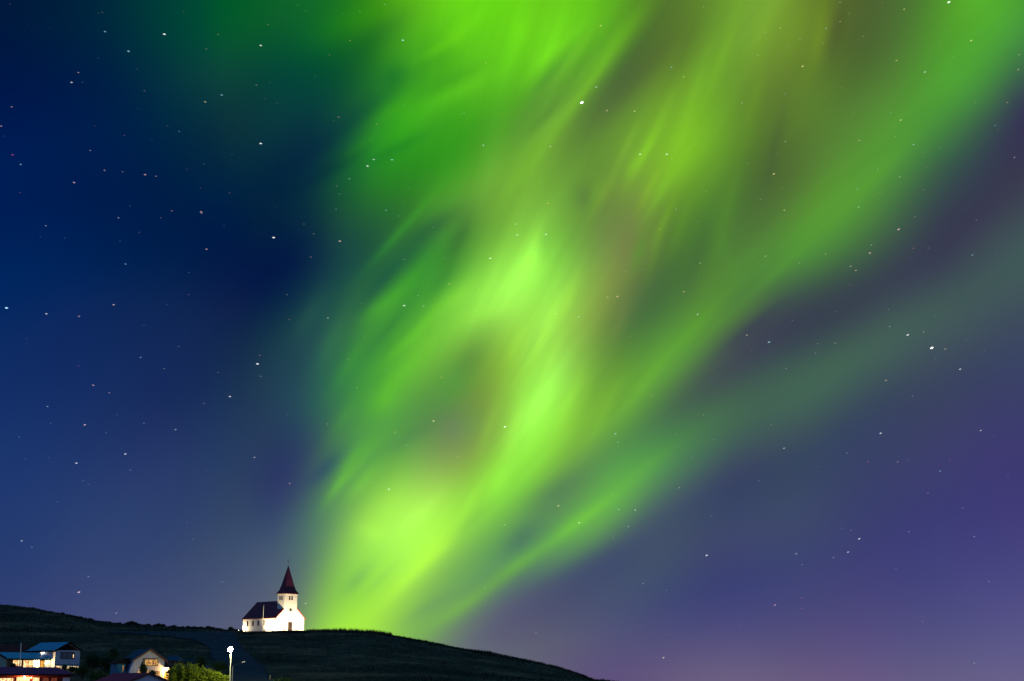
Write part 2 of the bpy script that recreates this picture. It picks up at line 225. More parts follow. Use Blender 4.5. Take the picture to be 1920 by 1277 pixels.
for t in AURORA_RAYS.split():
    az, el, tilt, hl, hw, dr, dg, db = map(float, t.split(','))
    d = direction(az, el); a0 = d.cross(Vector((0, 0, 1))).normalized(); u0 = a0.cross(d)
    ea = a0 * math.cos(R(tilt)) + u0 * math.sin(R(tilt)); eb = ea.cross(d)
    m = Matrix((ea, d, eb)).transposed()
    mp = N('ShaderNodeMapping'); mp.vector_type = 'TEXTURE'
    L(vmath('MULTIPLY_ADD', acc, (1e-9, 1e-9, 1e-9), dirv), mp.inputs['Vector']); mp.inputs['Rotation'].default_value = m.to_euler(); mp.inputs['Scale'].default_value = (hl, 1e6, hw)
    g = math_('POWER', math.exp(-1), vmath('DOT_PRODUCT', mp.outputs[0], mp.outputs[0]))
    acc = vmath('MULTIPLY_ADD', tuple(0.9 * v / 255 for v in (dr, dg, db)), g, acc)
# very fine striation along the rays
cb = N('ShaderNodeCombineXYZ'); L(math_('MULTIPLY', theta, 38.0), cb.inputs[0]); L(math_('MULTIPLY', rad, 9.0), cb.inputs[1])
ns = N('ShaderNodeTexNoise'); ns.inputs['Scale'].default_value = 1.0; ns.inputs['Detail'].default_value = 4.0; L(cb.outputs[0], ns.inputs['Vector'])
green = N('ShaderNodeSeparateXYZ'); L(acc, green.inputs[0])
amt = math_('MULTIPLY', math_('SUBTRACT', green.outputs[1], 0.3, clamp=True), 0.30)
far = math_('MULTIPLY', math_('SUBTRACT', rad, 0.10, clamp=True), 3.2, clamp=True)
amt = math_('MULTIPLY', amt, far)
gain = math_('MULTIPLY_ADD', math_('SUBTRACT', ns.outputs['Fac'], 0.5), amt, 1.0)
acc = vmath('MULTIPLY', acc, gain)
acc = vmath('MAXIMUM', acc, (0, 0, 0))
gm = N('ShaderNodeGamma'); gm.inputs['Gamma'].default_value = 2.2; L(acc, gm.inputs['Color'])
# rest of the heavens: clear blue night, paler to the horizon
sep = N('ShaderNodeSeparateXYZ'); L(dirv, sep.inputs[0])
rest = N('ShaderNodeValToRGB'); rest.color_ramp.elements[0].position = 0.0; rest.color_ramp.elements[1].position = 0.9
rest.color_ramp.elements[0].color = (0.12, 0.17, 0.34, 1); rest.color_ramp.elements[1].color = (0.014, 0.085, 0.21, 1)
L(sep.outputs[2], rest.inputs[0])
mr = N('ShaderNodeMapRange'); mr.interpolation_type = 'SMOOTHSTEP'; L(rad, mr.inputs['Value'])
mr.inputs['From Min'].default_value = 0.63; mr.inputs['From Max'].default_value = 0.72
mx = N('ShaderNodeMix'); mx.data_type = 'RGBA'; L(mr.outputs[0], mx.inputs['Factor'])
L(gm.outputs[0], mx.inputs['A']); L(rest.outputs[0], mx.inputs['B'])
bg = N('ShaderNodeBackground'); bg.inputs['Strength'].default_value = 1.0; L(mx.outputs['Result'], bg.inputs['Color'])
wo = N('ShaderNodeOutputWorld'); L(bg.outputs[0], wo.inputs[0])
world.cycles.sampling_method = 'MANUAL'; world.cycles.sample_map_resolution = 512

# ------------------------------------------------------------------ helpers
def at(px, py, Y):
    """world point seen at photograph pixel px,py at depth Y metres (used to survey the village)"""
    u = (px - 960) / FP; v = (638.5 - py) / FP
    k = Y / (math.cos(PITCH) - v * math.sin(PITCH))
    return Vector((u * k, Y, EYE + (math.sin(PITCH) + v * math.cos(PITCH)) * k))

def tag(o, label=None, cat=None, group=None, kind=None):
    if label: o['label'] = label
    if cat: o['category'] = cat
    if group: o['group'] = group
    if kind: o['kind'] = kind
    return o
def empty(name, loc, rz=0.0):
    o = D.objects.new(name, None); C.objects.link(o); o.location = loc; o.rotation_euler = (0, 0, rz)
    o.empty_display_size = 0.5
    return o

def mat(name, color, rough=0.8, metal=0.0, noise=0.0, nscale=3.0, color2=None, bump=0.0, bscale=20.0, spec=0.5, emit=None, estr=0.0, stretch=None):
    m = D.materials.new(name); m.use_nodes = True
    t = m.node_tree; b = t.nodes['Principled BSDF']
    b.inputs['Roughness'].default_value = rough; b.inputs['Metallic'].default_value = metal
    b.inputs['Specular IOR Level'].default_value = spec * (.35 if rough > .55 else 1)
    b.inputs['Base Color'].default_value = (*color, 1)
    tc = t.nodes.new('ShaderNodeTexCoord')
    src = tc.outputs['Object']
    if stretch:
        mp = t.nodes.new('ShaderNodeMapping'); mp.inputs['Scale'].default_value = stretch; t.links.new(src, mp.inputs[0]); src = mp.outputs[0]
    if noise or color2:
        n = t.nodes.new('ShaderNodeTexNoise'); n.inputs['Scale'].default_value = nscale; n.inputs['Detail'].default_value = 5
        t.links.new(src, n.inputs['Vector'])
        r = t.nodes.new('ShaderNodeValToRGB'); r.color_ramp.elements[0].position = 0.35; r.color_ramp.elements[1].position = 0.65
        c2 = color2 or tuple(c * (1 - noise) for c in color)
        r.color_ramp.elements[0].color = (*color, 1); r.color_ramp.elements[1].color = (*c2, 1)
        t.links.new(n.outputs['Fac'], r.inputs[0]); t.links.new(r.outputs[0], b.inputs['Base Color'])
    if bump:
        n = t.nodes.new('ShaderNodeTexNoise'); n.inputs['Scale'].default_value = bscale; n.inputs['Detail'].default_value = 4
        t.links.new(src, n.inputs['Vector'])
        bp = t.nodes.new('ShaderNodeBump'); bp.inputs['Strength'].default_value = bump; bp.inputs['Distance'].default_value = 0.05
        t.links.new(n.outputs['Fac'], bp.inputs['Height']); t.links.new(bp.outputs[0], b.inputs['Normal'])
    if emit:
        b.inputs['Emission Color'].default_value = (*emit, 1); b.inputs['Emission Strength'].default_value = estr
    return m

class MB:
    """collects faces into one mesh"""
    def __init__(s): s.v = []; s.f = []
    def quad(s, *pts):
        i = len(s.v); s.v += [tuple(p) for p in pts]; s.f.append(tuple(range(i, i + len(pts))))
    def box(s, x0, x1, y0, y1, z0, z1):
        i = len(s.v)
        s.v += [(x0, y0, z0), (x1, y0, z0), (x1, y1, z0), (x0, y1, z0), (x0, y0, z1), (x1, y0, z1), (x1, y1, z1), (x0, y1, z1)]
        s.f += [tuple(i + k for k in q) for q in ((0, 3, 2, 1), (4, 5, 6, 7), (0, 1, 5, 4), (1, 2, 6, 5), (2, 3, 7, 6), (3, 0, 4, 7))]
    def prism(s, poly, a, b, axis='y'):
        """poly of 2D points extruded from a to b along an axis; 'y': (x,z), 'x': (y,z), 'z': (x,y)"""
        def P(p, t): return (p[0], t, p[1]) if axis == 'y' else ((t, p[0], p[1]) if axis == 'x' else (p[0], p[1], t))
        i = len(s.v); n = len(poly)
        s.v += [P(p, a) for p in poly] + [P(p, b) for p in poly]
        s.f.append(tuple(i + k for k in range(n))); s.f.append(tuple(i + n + k for k in reversed(range(n))))
        for k in range(n): s.f.append((i + k, i + n + k, i + n + (k + 1) % n, i + (k + 1) % n))
    def tube(s, p0, p1, r0, r1=None, n=12):
        r1 = r0 if r1 is None else r1
        p0, p1 = Vector(p0), Vector(p1); d = (p1 - p0).normalized()
        a = d.cross(Vector((0, 0, 1)) if abs(d.z) < .9 else Vector((1, 0, 0))).normalized(); b = d.cross(a)
        i = len(s.v)
        for p, r in ((p0, r0), (p1, r1)):
            for k in range(n):
                t = 2 * math.pi * k / n; s.v.append(tuple(p + a * (r * math.cos(t)) + b * (r * math.sin(t))))
        for k in range(n): s.f.append((i + k, i + (k + 1) % n, i + n + (k + 1) % n, i + n + k))
        s.f.append(tuple(i + k for k in reversed(range(n)))); s.f.append(tuple(i + n + k for k in range(n)))
    def lathe(s, prof, n=20, cx=0.0, cy=0.0):
        i = len(s.v)
        for r, z in prof:
            for k in range(n):
                t = 2 * math.pi * k / n; s.v.append((cx + r * math.cos(t), cy + r * math.sin(t), z))
        for j in range(len(prof) - 1):
            for k in range(n): s.f.append((i + j * n + k, i + j * n + (k + 1) % n, i + (j + 1) * n + (k + 1) % n, i + (j + 1) * n + k))
        s.f.append(tuple(i + k for k in reversed(range(n)))); s.f.append(tuple(i + (len(prof) - 1) * n + k for k in range(n)))
    def build(s, name, m, parent=None, smooth=False, bevel=0.0, fix=True):
        me = D.meshes.new(name); me.from_pydata(s.v, [], s.f); me.update()
        if fix and len(s.f) < 5000:
            bm = bmesh.new(); bm.from_mesh(me)
            bmesh.ops.recalc_face_normals(bm, faces=bm.faces); bm.to_mesh(me); bm.free()
        o = D.objects.new(name, me); C.objects.link(o); me.materials.append(m)
        if parent: o.parent = parent
        if smooth: me.polygons.foreach_set('use_smooth', [True] * len(me.polygons))
        if bevel:
            bv = o.modifiers.new('bevel', 'BEVEL'); bv.width = bevel; bv.segments = 2; bv.limit_method = 'ANGLE'
        return o

def light(name, kind, loc, energy, color, radius=0.1, parent=None, target=None, spot=100, blend=0.8):
    ld = D.lights.new(name, kind); ld.energy = energy; ld.color = color
    ld.shadow_soft_size = radius
    if kind == 'SPOT': ld.spot_size = R(spot); ld.spot_blend = blend
    o = D.objects.new(name, ld); C.objects.link(o); o.location = loc
    if parent: o.parent = parent
    if target is not None:
        o.rotation_euler = (Vector(target) - Vector(loc)).to_track_quat('-Z', 'Y').to_euler()
    return o

# ------------------------------------------------------------------ materials
M = {}
M['white_wall'] = mat('whitewashed_wall', (0.78, 0.77, 0.72), 0.75, noise=0.07, nscale=1.2, bump=0.25, bscale=9)
M['red_roof'] = mat('dark_red_metal_roof', (0.14, 0.032, 0.065), 0.6, noise=0.25, nscale=1.5, bump=0.15, bscale=3, stretch=(1, 6, 1))
M['red_trim'] = mat('red_trim', (0.35, 0.035, 0.02), 0.5, noise=0.2)
M['dark_red_trim'] = mat('dark_red_trim', (0.13, 0.022, 0.018), 0.5, noise=0.2)
M['door_wood'] = mat('brown_door_wood', (0.03, 0.012, 0.007), 0.6, noise=0.4, nscale=4, stretch=(6, 1, 1))
M['iron'] = mat('grey_iron', (0.30, 0.33, 0.38), 0.4, metal=0.7)
M['dark_glass'] = mat('dark_window_glass', (0.02, 0.022, 0.03), 0.08, spec=0.8)
M['church_frame'] = mat('brown_window_frame', (0.05, 0.022, 0.012), 0.6)
M['stone'] = mat('grey_stone', (0.32, 0.31, 0.29), 0.9, noise=0.4, nscale=5, bump=0.5, bscale=12)

# ------------------------------------------------------------------ terrain
CR = np.array([(-900, 1240), (-600, 1216), (-100, 1188), (0, 1185.5), (180, 1184), (300, 1183), (440, 1182), (455, 1183), (520, 1183), (575, 1184), (600, 1183), (640, 1183), (700, 1185), (730, 1189), (760, 1194), (860, 1214), (950, 1232), (1040, 1250), (1085, 1266), (1112, 1277), (1250, 1292), (1500, 1294), (3500, 1294)], float)
RD = np.array([(-2400, 1060), (-1200, 1070), (-700, 1088), (-200, 1117), (0, 1138), (60, 1143), (110, 1152), (200, 1170), (260, 1174), (350, 1179), (440, 1183), (520, 1192), (640, 1230), (900, 1290), (3500, 1294)], float)
PY = np.array([0, 180, 250, 290, 330, 350, 380, 450, 495, 520, 560, 640, 760, 1000, 3000], float)
PP = np.array([0, 0.0, .01, .02, .05, .12, .25, .64, .90, 1.0, 1.0, .86, .6, .3, 0.0], float)
YR, YC = 900.0, 520.0
def vnoise(x, y, seed):
    xi = np.floor(x).astype(np.int64); yi = np.floor(y).astype(np.int64); fx = x - xi; fy = y - yi
    fx = fx * fx * (3 - 2 * fx); fy = fy * fy * (3 - 2 * fy)
    def h(a, b):
        v = (a * 374761393 + b * 668265263 + seed * 144269504) & 0xffffffff
        v = ((v ^ (v >> 13)) * 1274126177) & 0xffffffff
        return ((v ^ (v >> 16)) & 0xffff) / 65535.0
    return (h(xi, yi) * (1 - fx) + h(xi + 1, yi) * fx) * (1 - fy) + (h(xi, yi + 1) * (1 - fx) + h(xi + 1, yi + 1) * fx) * fy
def zscreen(py, Y):
    v = (638.5 - py) / FP
    return EYE + Y * (math.sin(PITCH) + v * math.cos(PITCH)) / (math.cos(PITCH) - v * math.sin(PITCH))
def terrain_np(X, Y):
    X = np.asarray(X, float); Y = np.asarray(Y, float)
    Yd = np.maximum(Y, 4.0)
    px = 960 + FP * (X / Yd) * 1.0162
    zc = zscreen(np.interp(px, CR[:, 0], CR[:, 1]), YC)
    p = np.interp(Yd, PY, PP); p = p
    z = zc * p
    zr = zscreen(np.interp(px, RD[:, 0], RD[:, 1]), YR)
    t = np.clip((Yd - 590) / (YR - 590), 0, 1); t = t * t * (3 - 2 * t)
    t2 = np.clip((Yd - YR) / 500, 0, 1)
    ridge = zr * (1 - 0.6 * t2)
    z = z * (1 - t) + ridge * t
    pad = np.clip(np.hypot(X + 78, (Y - 537) * 0.8) / 16 - 0.5, 0, 1)     # level ground round the church
    amp = np.clip((Yd - 60) / 200, 0, 1)
    n = (vnoise(X / 23, Yd / 23, 1) - .5) * 1.3 + (vnoise(X / 7, Yd / 7, 2) - .5) * .55 + (vnoise(X / 2.1, Yd / 2.1, 3) - .5) * .32
    return z + n * amp * (0.15 + 0.85 * pad) * np.clip(0.35 + np.abs(Yd - 330) / 200, 0.3, 1)
def ground(x, y): return float(terrain_np([x], [y])[0])
def cast(px, py, y0=230.0, y1=1000.0):
    """first ground point met by the ray of photograph pixel px,py"""
    ys = np.arange(y0, y1, 0.5); a = at(px, py, 1.0) - Vector((0, 0, EYE))
    z = EYE + a.z * ys; g = terrain_np(a.x * ys, ys)
    k = np.nonzero(g >= z)[0]
    yy = ys[k[0]] if len(k) else y1
    return Vector((a.x * yy, yy, ground(a.x * yy, yy)))

def grid_mesh(name, XX, YY, ZZ, m):
    r, c = XX.shape
    v = np.stack([XX, YY, ZZ], -1).reshape(-1, 3)
    i = np.arange(r * c).reshape(r, c)
    f = np.stack([i[:-1, :-1], i[:-1, 1:], i[1:, 1:], i[1:, :-1]], -1).reshape(-1, 4)
    me = D.meshes.new(name); me.from_pydata(v.tolist(), [], f.tolist()); me.update()
    me.polygons.foreach_set('use_smooth', [True] * len(me.polygons))
    o = D.objects.new(name, me); C.objects.link(o); me.materials.append(m)
    return o

def grass_mat():
    m = D.materials.new('night_heath_grass'); m.use_nodes = True; t = m.node_tree; b = t.nodes['Principled BSDF']
    tc = t.nodes.new('ShaderNodeTexCoord')
    def noise(s, d, sx=(1, 1, 1)):
        mp = t.nodes.new('ShaderNodeMapping'); mp.inputs['Scale'].default_value = sx; t.links.new(tc.outputs['Object'], mp.inputs[0])
        n = t.nodes.new('ShaderNodeTexNoise'); n.inputs['Scale'].default_value = s; n.inputs['Detail'].default_value = d; n.inputs['Roughness'].default_value = 0.65
        t.links.new(mp.outputs[0], n.inputs['Vector']); return n.outputs['Fac']
    r1 = t.nodes.new('ShaderNodeValToRGB'); e = r1.color_ramp.elements
    e[0].position = .36; e[0].color = (0.013, 0.026, 0.020, 1); e[1].position = .66; e[1].color = (0.17, 0.145, 0.085, 1)
    k = r1.color_ramp.elements.new(.52); k.color = (0.048, 0.062, 0.042, 1)
    t.links.new(noise(0.05, 9, (.6, 1, 1)), r1.inputs[0])
    r2 = t.nodes.new('ShaderNodeValToRGB'); r2.color_ramp.elements[0].position = .3; r2.color_ramp.elements[1].position = .75
    r2.color_ramp.elements[0].color = (0.35, 0.35, 0.35, 1); r2.color_ramp.elements[1].color = (1.5, 1.5, 1.45, 1)
    t.links.new(noise(0.9, 7, (0.5, 1, 1)), r2.inputs[0])
    mu = t.nodes.new('ShaderNodeMix'); mu.data_type = 'RGBA'; mu.blend_type = 'MULTIPLY'; mu.inputs['Factor'].default_value = 1
    t.links.new(r1.outputs[0], mu.inputs['A']); t.links.new(r2.outputs[0], mu.inputs['B']); t.links.new(mu.outputs['Result'], b.inputs['Base Color'])
    b.inputs['Roughness'].default_value = 0.95; b.inputs['Specular IOR Level'].default_value = 0.1
    bp = t.nodes.new('ShaderNodeBump'); bp.inputs['Strength'].default_value = 0.8; bp.inputs['Distance'].default_value = 0.4
    t.links.new(noise(1.2, 6), bp.inputs['Height']); t.links.new(bp.outputs[0], b.inputs['Normal'])
    return m
M['ground'] = grass_mat()
aa = np.concatenate([np.linspace(-1.3, -0.5, 60)[:-1], np.linspace(-0.5, 0.45, 520), np.linspace(0.45, 1.3, 60)[1:]])
yy = np.concatenate([np.linspace(4, 230, 50)[:-1], np.linspace(230, 500, 150)[:-1], np.linspace(500, 600, 90)[:-1], np.linspace(600, 1000, 110)[:-1], np.linspace(1000, 2600, 40)])
YY, AA = np.meshgrid(yy, aa, indexing='ij'); XX = AA * YY
ZZ = terrain_np(XX, YY)
edge = np.clip((1.3 - np.abs(AA)) / 0.25, 0, 1) * np.clip((2600 - YY) / 500, 0, 1)
ZZ = ZZ * edge - (1 - edge) * 0.6
tag(grid_mesh('hillside', XX, YY, ZZ, M['ground']), kind='structure')
g = MB(); g.quad((-25000, -25000, -0.5), (25000, -25000, -0.5), (25000, 25000, -0.5), (-25000, 25000, -0.5))
tag(g.build('ground', M['ground']), kind='structure')

# gravel road climbing to the church: surveyed left and right edges, laid on the terrain
ROWS = [(1300, 431, 520), (1277, 431, 506), (1262, 430, 501), (1255, 424, 497), (1248, 410, 491), (1238, 401, 480), (1229, 397, 470), (1221, 395, 460), (1214, 391, 454),
        (1208, 382, 450), (1203, 368, 447), (1199, 350, 445), (1195, 325, 443), (1192, 285, 442), (1189, 245, 442), (1187, 205, 441), (1185.4, 185, 441)]
rows = []
for (y, xl, xr) in ROWS:
    pts = [cast(xl + (xr - xl) * t / 40, y) for t in range(41)]
    rows.append(pts)
RX = np.array([[p.x for p in r] for r in rows]); RY = np.array([[p.y for p in r] for r in rows])
def dens(A):
    return np.concatenate([A[:-1, None] + (A[1:, None] - A[:-1, None]) * np.linspace(0, 1, 7)[None, :-1, None], A[-1:, None]], 1) if False else np.vstack([A[i] + (A[i + 1] - A[i]) * t for i in range(len(A) - 1) for t in np.arange(0, 1, 1 / 8)] + [A[-1]])
RX, RY = dens(RX), dens(RY)
def fray(side, sd):                           # ragged verges
    j = (vnoise(RX[:, side] / 2.5, RY[:, side] / 2.5, sd) - .5) * 2.4 + (vnoise(RX[:, side] / .9, RY[:, side] / .9, sd + 5) - .5) * 1.0
    RX[:, side] += j; RY[:, side] += (vnoise(RX[:, side], RY[:, side], sd + 9) - .5) * .6
fray(0, 31); fray(-1, 47)
M['road'] = mat('blue_grey_gravel', (0.018, 0.048, 0.080), 0.95, noise=0.45, nscale=0.22, bump=0.3, bscale=4)
# drape on the terrain, a hand's breadth proud of it
RZ = terrain_np(RX, RY) + 0.22
tag(grid_mesh('road', RX, RY, RZ, M['road']), kind='structure')

# ------------------------------------------------------------------ foliage
M['leaf_dark'] = mat('dark_shrub_leaves', (0.022, 0.055, 0.025), 0.8, color2=(0.05, 0.105, 0.035), nscale=0.8, spec=0.2)
M['leaf_heath'] = mat('heath_leaves', (0.012, 0.028, 0.02), 0.9, color2=(0.03, 0.05, 0.03), nscale=0.8, spec=0.1)
M['leaf_hedge'] = mat('fresh_hedge_leaves', (0.11, 0.17, 0.015), 0.7, color2=(0.20, 0.27, 0.025), nscale=1.5, spec=0.3)
M['bark'] = mat('grey_brown_bark', (0.07, 0.05, 0.035), 0.9, noise=0.4, nscale=8)
def leaves(mb, rng, cx, cy, cz, rx, ry, rz, n, size):
    p = rng.normal(size=(n, 3)); p /= np.linalg.norm(p, axis=1)[:, None]
    rr = rng.random(n) ** 0.45
    ph = rng.random(6) * 6.28
    lump = 1 + 0.22 * np.sin(p[:, 0] * 5 + ph[0]) * np.sin(p[:, 1] * 5 + ph[1]) + 0.18 * np.sin(p[:, 2] * 7 + ph[2]) + 0.1 * np.sin(p[:, 0] * 13 + ph[3])
    q = p * (rr * lump)[:, None] * np.array([rx, ry, rz]) + np.array([cx, cy, cz])
    a = rng.normal(size=(n, 3)); a /= np.linalg.norm(a, axis=1)[:, None]
    b = np.cross(a, rng.normal(size=(n, 3))); b /= np.linalg.norm(b, axis=1)[:, None]
    s = size * (0.6 + 0.8 * rng.random(n))[:, None]
    i = len(mb.v)
    V = np.stack([q - a * s, q + b * s * .55, q + a * s, q - b * s * .55], 1).reshape(-1, 3)
    mb.v += V.tolist(); mb.f += [(i + 4 * k, i + 4 * k + 1, i + 4 * k + 2, i + 4 * k + 3) for k in range(n)]
def shrub(name, x, y, w, h, label, cat, group, n=1500, size=0.16, m='leaf_dark', seed=1, lobes=4, z=None, aspect=1.0):
    rng = np.random.default_rng(seed)
    root = empty(name, (x, y, ground(x, y) if z is None else z)); tag(root, label, cat, group)
    f = MB()
    for k in range(lobes):
        t = 6.28 * k / lobes + rng.random(); d = w * 0.22 * (lobes > 1)
        leaves(f, rng, d * math.cos(t), d * aspect * math.sin(t), h * (0.42 + 0.28 * rng.random()), w * (.30 + .1 * rng.random()) * (1 if lobes > 1 else 1.5), w * aspect * (.30 + .1 * rng.random()), h * (.30 + .1 * rng.random()), n // lobes, size)
    f.build('foliage', M[m], root, fix=False)
    s = MB()
    for k in range(5):
        t = 6.28 * k / 5 + rng.random(); s.tube((0.05 * math.cos(t), 0.05 * math.sin(t), -0.3), (w * .25 * math.cos(t), w * .25 * math.sin(t), h * .75), 0.03 + h * .012, 0.012, 6)
    s.build('stem', M['bark'], root)
    return root

# ------------------------------------------------------------------ church
PSI = R(46.5)
base = at(517.2, 1182.0, 522.0)
church = empty('church', base, PSI)
tag(church, 'floodlit white church with dark red roof and pointed steeple on the hilltop', 'church')
W_, L_, HE, HR = 11.6, 17.8, 4.2, 9.7
b = MB(); b.prism([(0, -2.0), (W_, -2.0), (W_, HE), (W_ / 2, HR), (0, HE)], 0, L_, 'y'); b.build('nave_wall', M['white_wall'], church)
b = MB()
sl = (HR - HE) / (W_ / 2); o_ = 0.28; th = 0.16
for s_ in (0, 1):
    x0 = -o_; z0 = HE - sl * o_ + 0.02
    poly = [(x0, z0), (W_ / 2, HR + .02), (W_ / 2, HR + th + .08), (x0 - .03, z0 + th)]
    if s_: poly = [(W_ - p[0], p[1]) for p in poly]
    b.prism(poly, -0.22, L_ + .25, 'y')
b.build('nave_roof', M['red_roof'], church)
b = MB()                                            # red barge boards and eaves
for s_ in (0, 1):
    poly = [(-o_ - .05, HE - sl * o_ - .10), (W_ / 2, HR - .12), (W_ / 2, HR + .24), (-o_ - .05, HE - sl * o_ + .20)]
    if s_: poly = [(W_ - p[0], p[1]) for p in poly]
    b.prism(poly, -0.30, -0.223, 'y')
b.box(-o_ - .12, -o_ - .035, -.22, L_ + .25, HE - sl * o_ - .02, HE - sl * o_ + .15)
b.build('barge_board', M['red_trim'], church)
# tower
T_ = 5.3; TD = 3.6; TF = -.42; TC = W_ / 2 - .32; tx0 = TC - T_ / 2; tx1 = tx0 + T_; HT = 12.0
b = MB(); b.box(tx0, tx1, TF, TF + TD, -2, HT); b.box(tx0 - .1, tx1 + .1, TF - .1, TF + TD + .1, HT - .28, HT - .01); b.build('tower', M['white_wall'], church)
tcx, tcy = TC, TF + TD / 2; ky = (TD / 2 + .42) / (T_ / 2 + .42)
b = MB(); prof = [(T_ / 2 + .42, HT), (T_ / 2 + .40, HT + .10), (T_ / 2 - .45, HT + 1.35), (T_ / 2 - 1.0, HT + 3.1), (0.07, HT + 9.3)]
n0 = 0
for k in range(len(prof)):
    r_, z_ = prof[k]; q_ = r_ * ky; b.v += [(tcx - r_, tcy - q_, z_), (tcx + r_, tcy - q_, z_), (tcx + r_, tcy + q_, z_), (tcx - r_, tcy + q_, z_)]
for k in range(len(prof) - 1):
    for q in range(4): b.f.append((4 * k + q, 4 * k + (q + 1) % 4, 4 * k + 4 + (q + 1) % 4, 4 * k + 4 + q))
b.f.append((3, 2, 1, 0)); b.f.append(tuple(len(b.v) - 4 + q for q in range(4)))
spire = b.build('spire', M['red_roof'], church)
b = MB(); b.box(tcx - T_ / 2 - .43, tcx + T_ / 2 + .43, tcy - TD / 2 - .44, tcy - TD / 2 - .40, HT - .06, HT + .06)
b.box(tcx - T_ / 2 - .46, tcx - T_ / 2 - .425, tcy - TD / 2 - .40, tcy + TD / 2 + .42, HT - .06, HT + .06); b.build('eaves_trim', M['red_trim'], spire)
b = MB(); zt = HT + 9.2
b.tube((tcx, tcy, zt), (tcx, tcy, zt + 2.1), .07, .05); b.lathe([(.01, zt + .35), (.2, zt + .5), (.01, zt + .68)], 12, tcx, tcy)
b.box(tcx - .55, tcx + .55, tcy - .04, tcy + .04, zt + 1.45, zt + 1.6)
for s_ in (-1, 1): b.box(tcx + s_ * .55 - .06, tcx + s_ * .55 + .06, tcy - .05, tcy + .05, zt + 1.36, zt + 1.70)
b.box(tcx - .14, tcx + .14, tcy - .03, tcy + .03, zt + 2.0, zt + 2.2)
b.build('cross', M['iron'], church)
# openings
def arch_poly(cx, z0, w, h, n=10):
    r_ = w / 2; pts = [(cx - r_, z0), (cx + r_, z0)]
    for k in range(n + 1):
        t = math.pi * k / n; pts.append((cx + r_ * math.cos(t), z0 + h - r_ + r_ * math.sin(t)))
    return pts
def arched_window(parent, axis, c, z0, w, h, plane, out, name='window'):
    """frame proud of the wall, dark pane inside; out = -1 towards the low side of the axis"""
    f = MB(); f.prism(arch_poly(c, z0 - .07, w + .16, h + .15), plane + out * .002, plane + out * .07, 'y' if axis == 'y' else 'x')
    fo = f.build(name, M['church_frame'], parent)
    p = MB(); p.prism(arch_poly(c, z0, w, h), plane + out * .071, plane + out * .08, 'y' if axis == 'y' else 'x')
    p.build('pane', M['dark_glass'], fo)
    g_ = MB()
    args = [(c - .025, c + .025, z0, z0 + h), (c - w / 2, c + w / 2, z0 + h * .42, z0 + h * .42 + .05)]
    for (a0, a1, c0, c1) in args:
        lo, hi = sorted((plane + out * .081, plane + out * .10))
        if axis == 'y': g_.box(a0, a1, lo, hi, c0, c1)
        else: g_.box(lo, hi, a0, a1, c0, c1)
    g_.build('glazing_bar', M['church_frame'], fo)
for yy_ in (15.3, 12.35, 9.4, 6.4): arched_window(church, 'x', yy_, 1.75, .62, 1.65, 0.0, -1)
for dx in (-.50, .50): arched_window(church, 'y', TC + dx, 10.0, 0.34, 1.1, TF, -1, 'belfry_window')
for dy in (-.5, .5): arched_window(church, 'x', tcy + dy, 10.0, 0.34, 1.1, tx0, -1, 'belfry_window')
f = MB(); f.prism([(TC + .55 * math.cos(k * math.pi / 12), 6.75 + .55 * math.sin(k * math.pi / 12)) for k in range(24)], TF - .002, TF - .06, 'y'); rw = f.build('round_window', M['iron'], church)
f = MB(); f.prism([(TC + .40 * math.cos(k * math.pi / 12), 6.75 + .40 * math.sin(k * math.pi / 12)) for k in range(24)], TF - .061, TF - .07, 'y'); f.build('pane', M['dark_glass'], rw)
f = MB(); f.box(TC - .03, TC + .03, TF - .09, TF - .071, 6.35, 7.15); f.box(TC - .4, TC - .032, TF - .09, TF - .071, 6.72, 6.78); f.box(TC + .032, TC + .4, TF - .09, TF - .071, 6.72, 6.78); f.build('glazing_bar', M['iron'], rw)
f = MB(); f.box(TC - .82, TC + .82, TF - .09, TF - .002, .05, 2.85); dr_ = f.build('door', M['church_frame'], church)
for s_ in (-1, 1):
    f = MB(); f.box(*sorted((TC + s_ * .03, TC + s_ * .72)), TF - .14, TF - .091, .1, 2.72)
    for q in range(3): f.box(*sorted((TC + s_ * .12, TC + s_ * .62)), TF - .16, TF - .141, .25 + q * .83, .95 + q * .83)
    f.build('door_leaf', M['door_wood'], dr_)
f = MB(); f.box(TC - 1.4, TC + 1.4, -1.7, TF - .002, -1.2, .02); f.box(TC - 1.7, TC + 1.7, -2.1, -1.702, -1.2, -.14); f.build('steps', M['stone'], church)

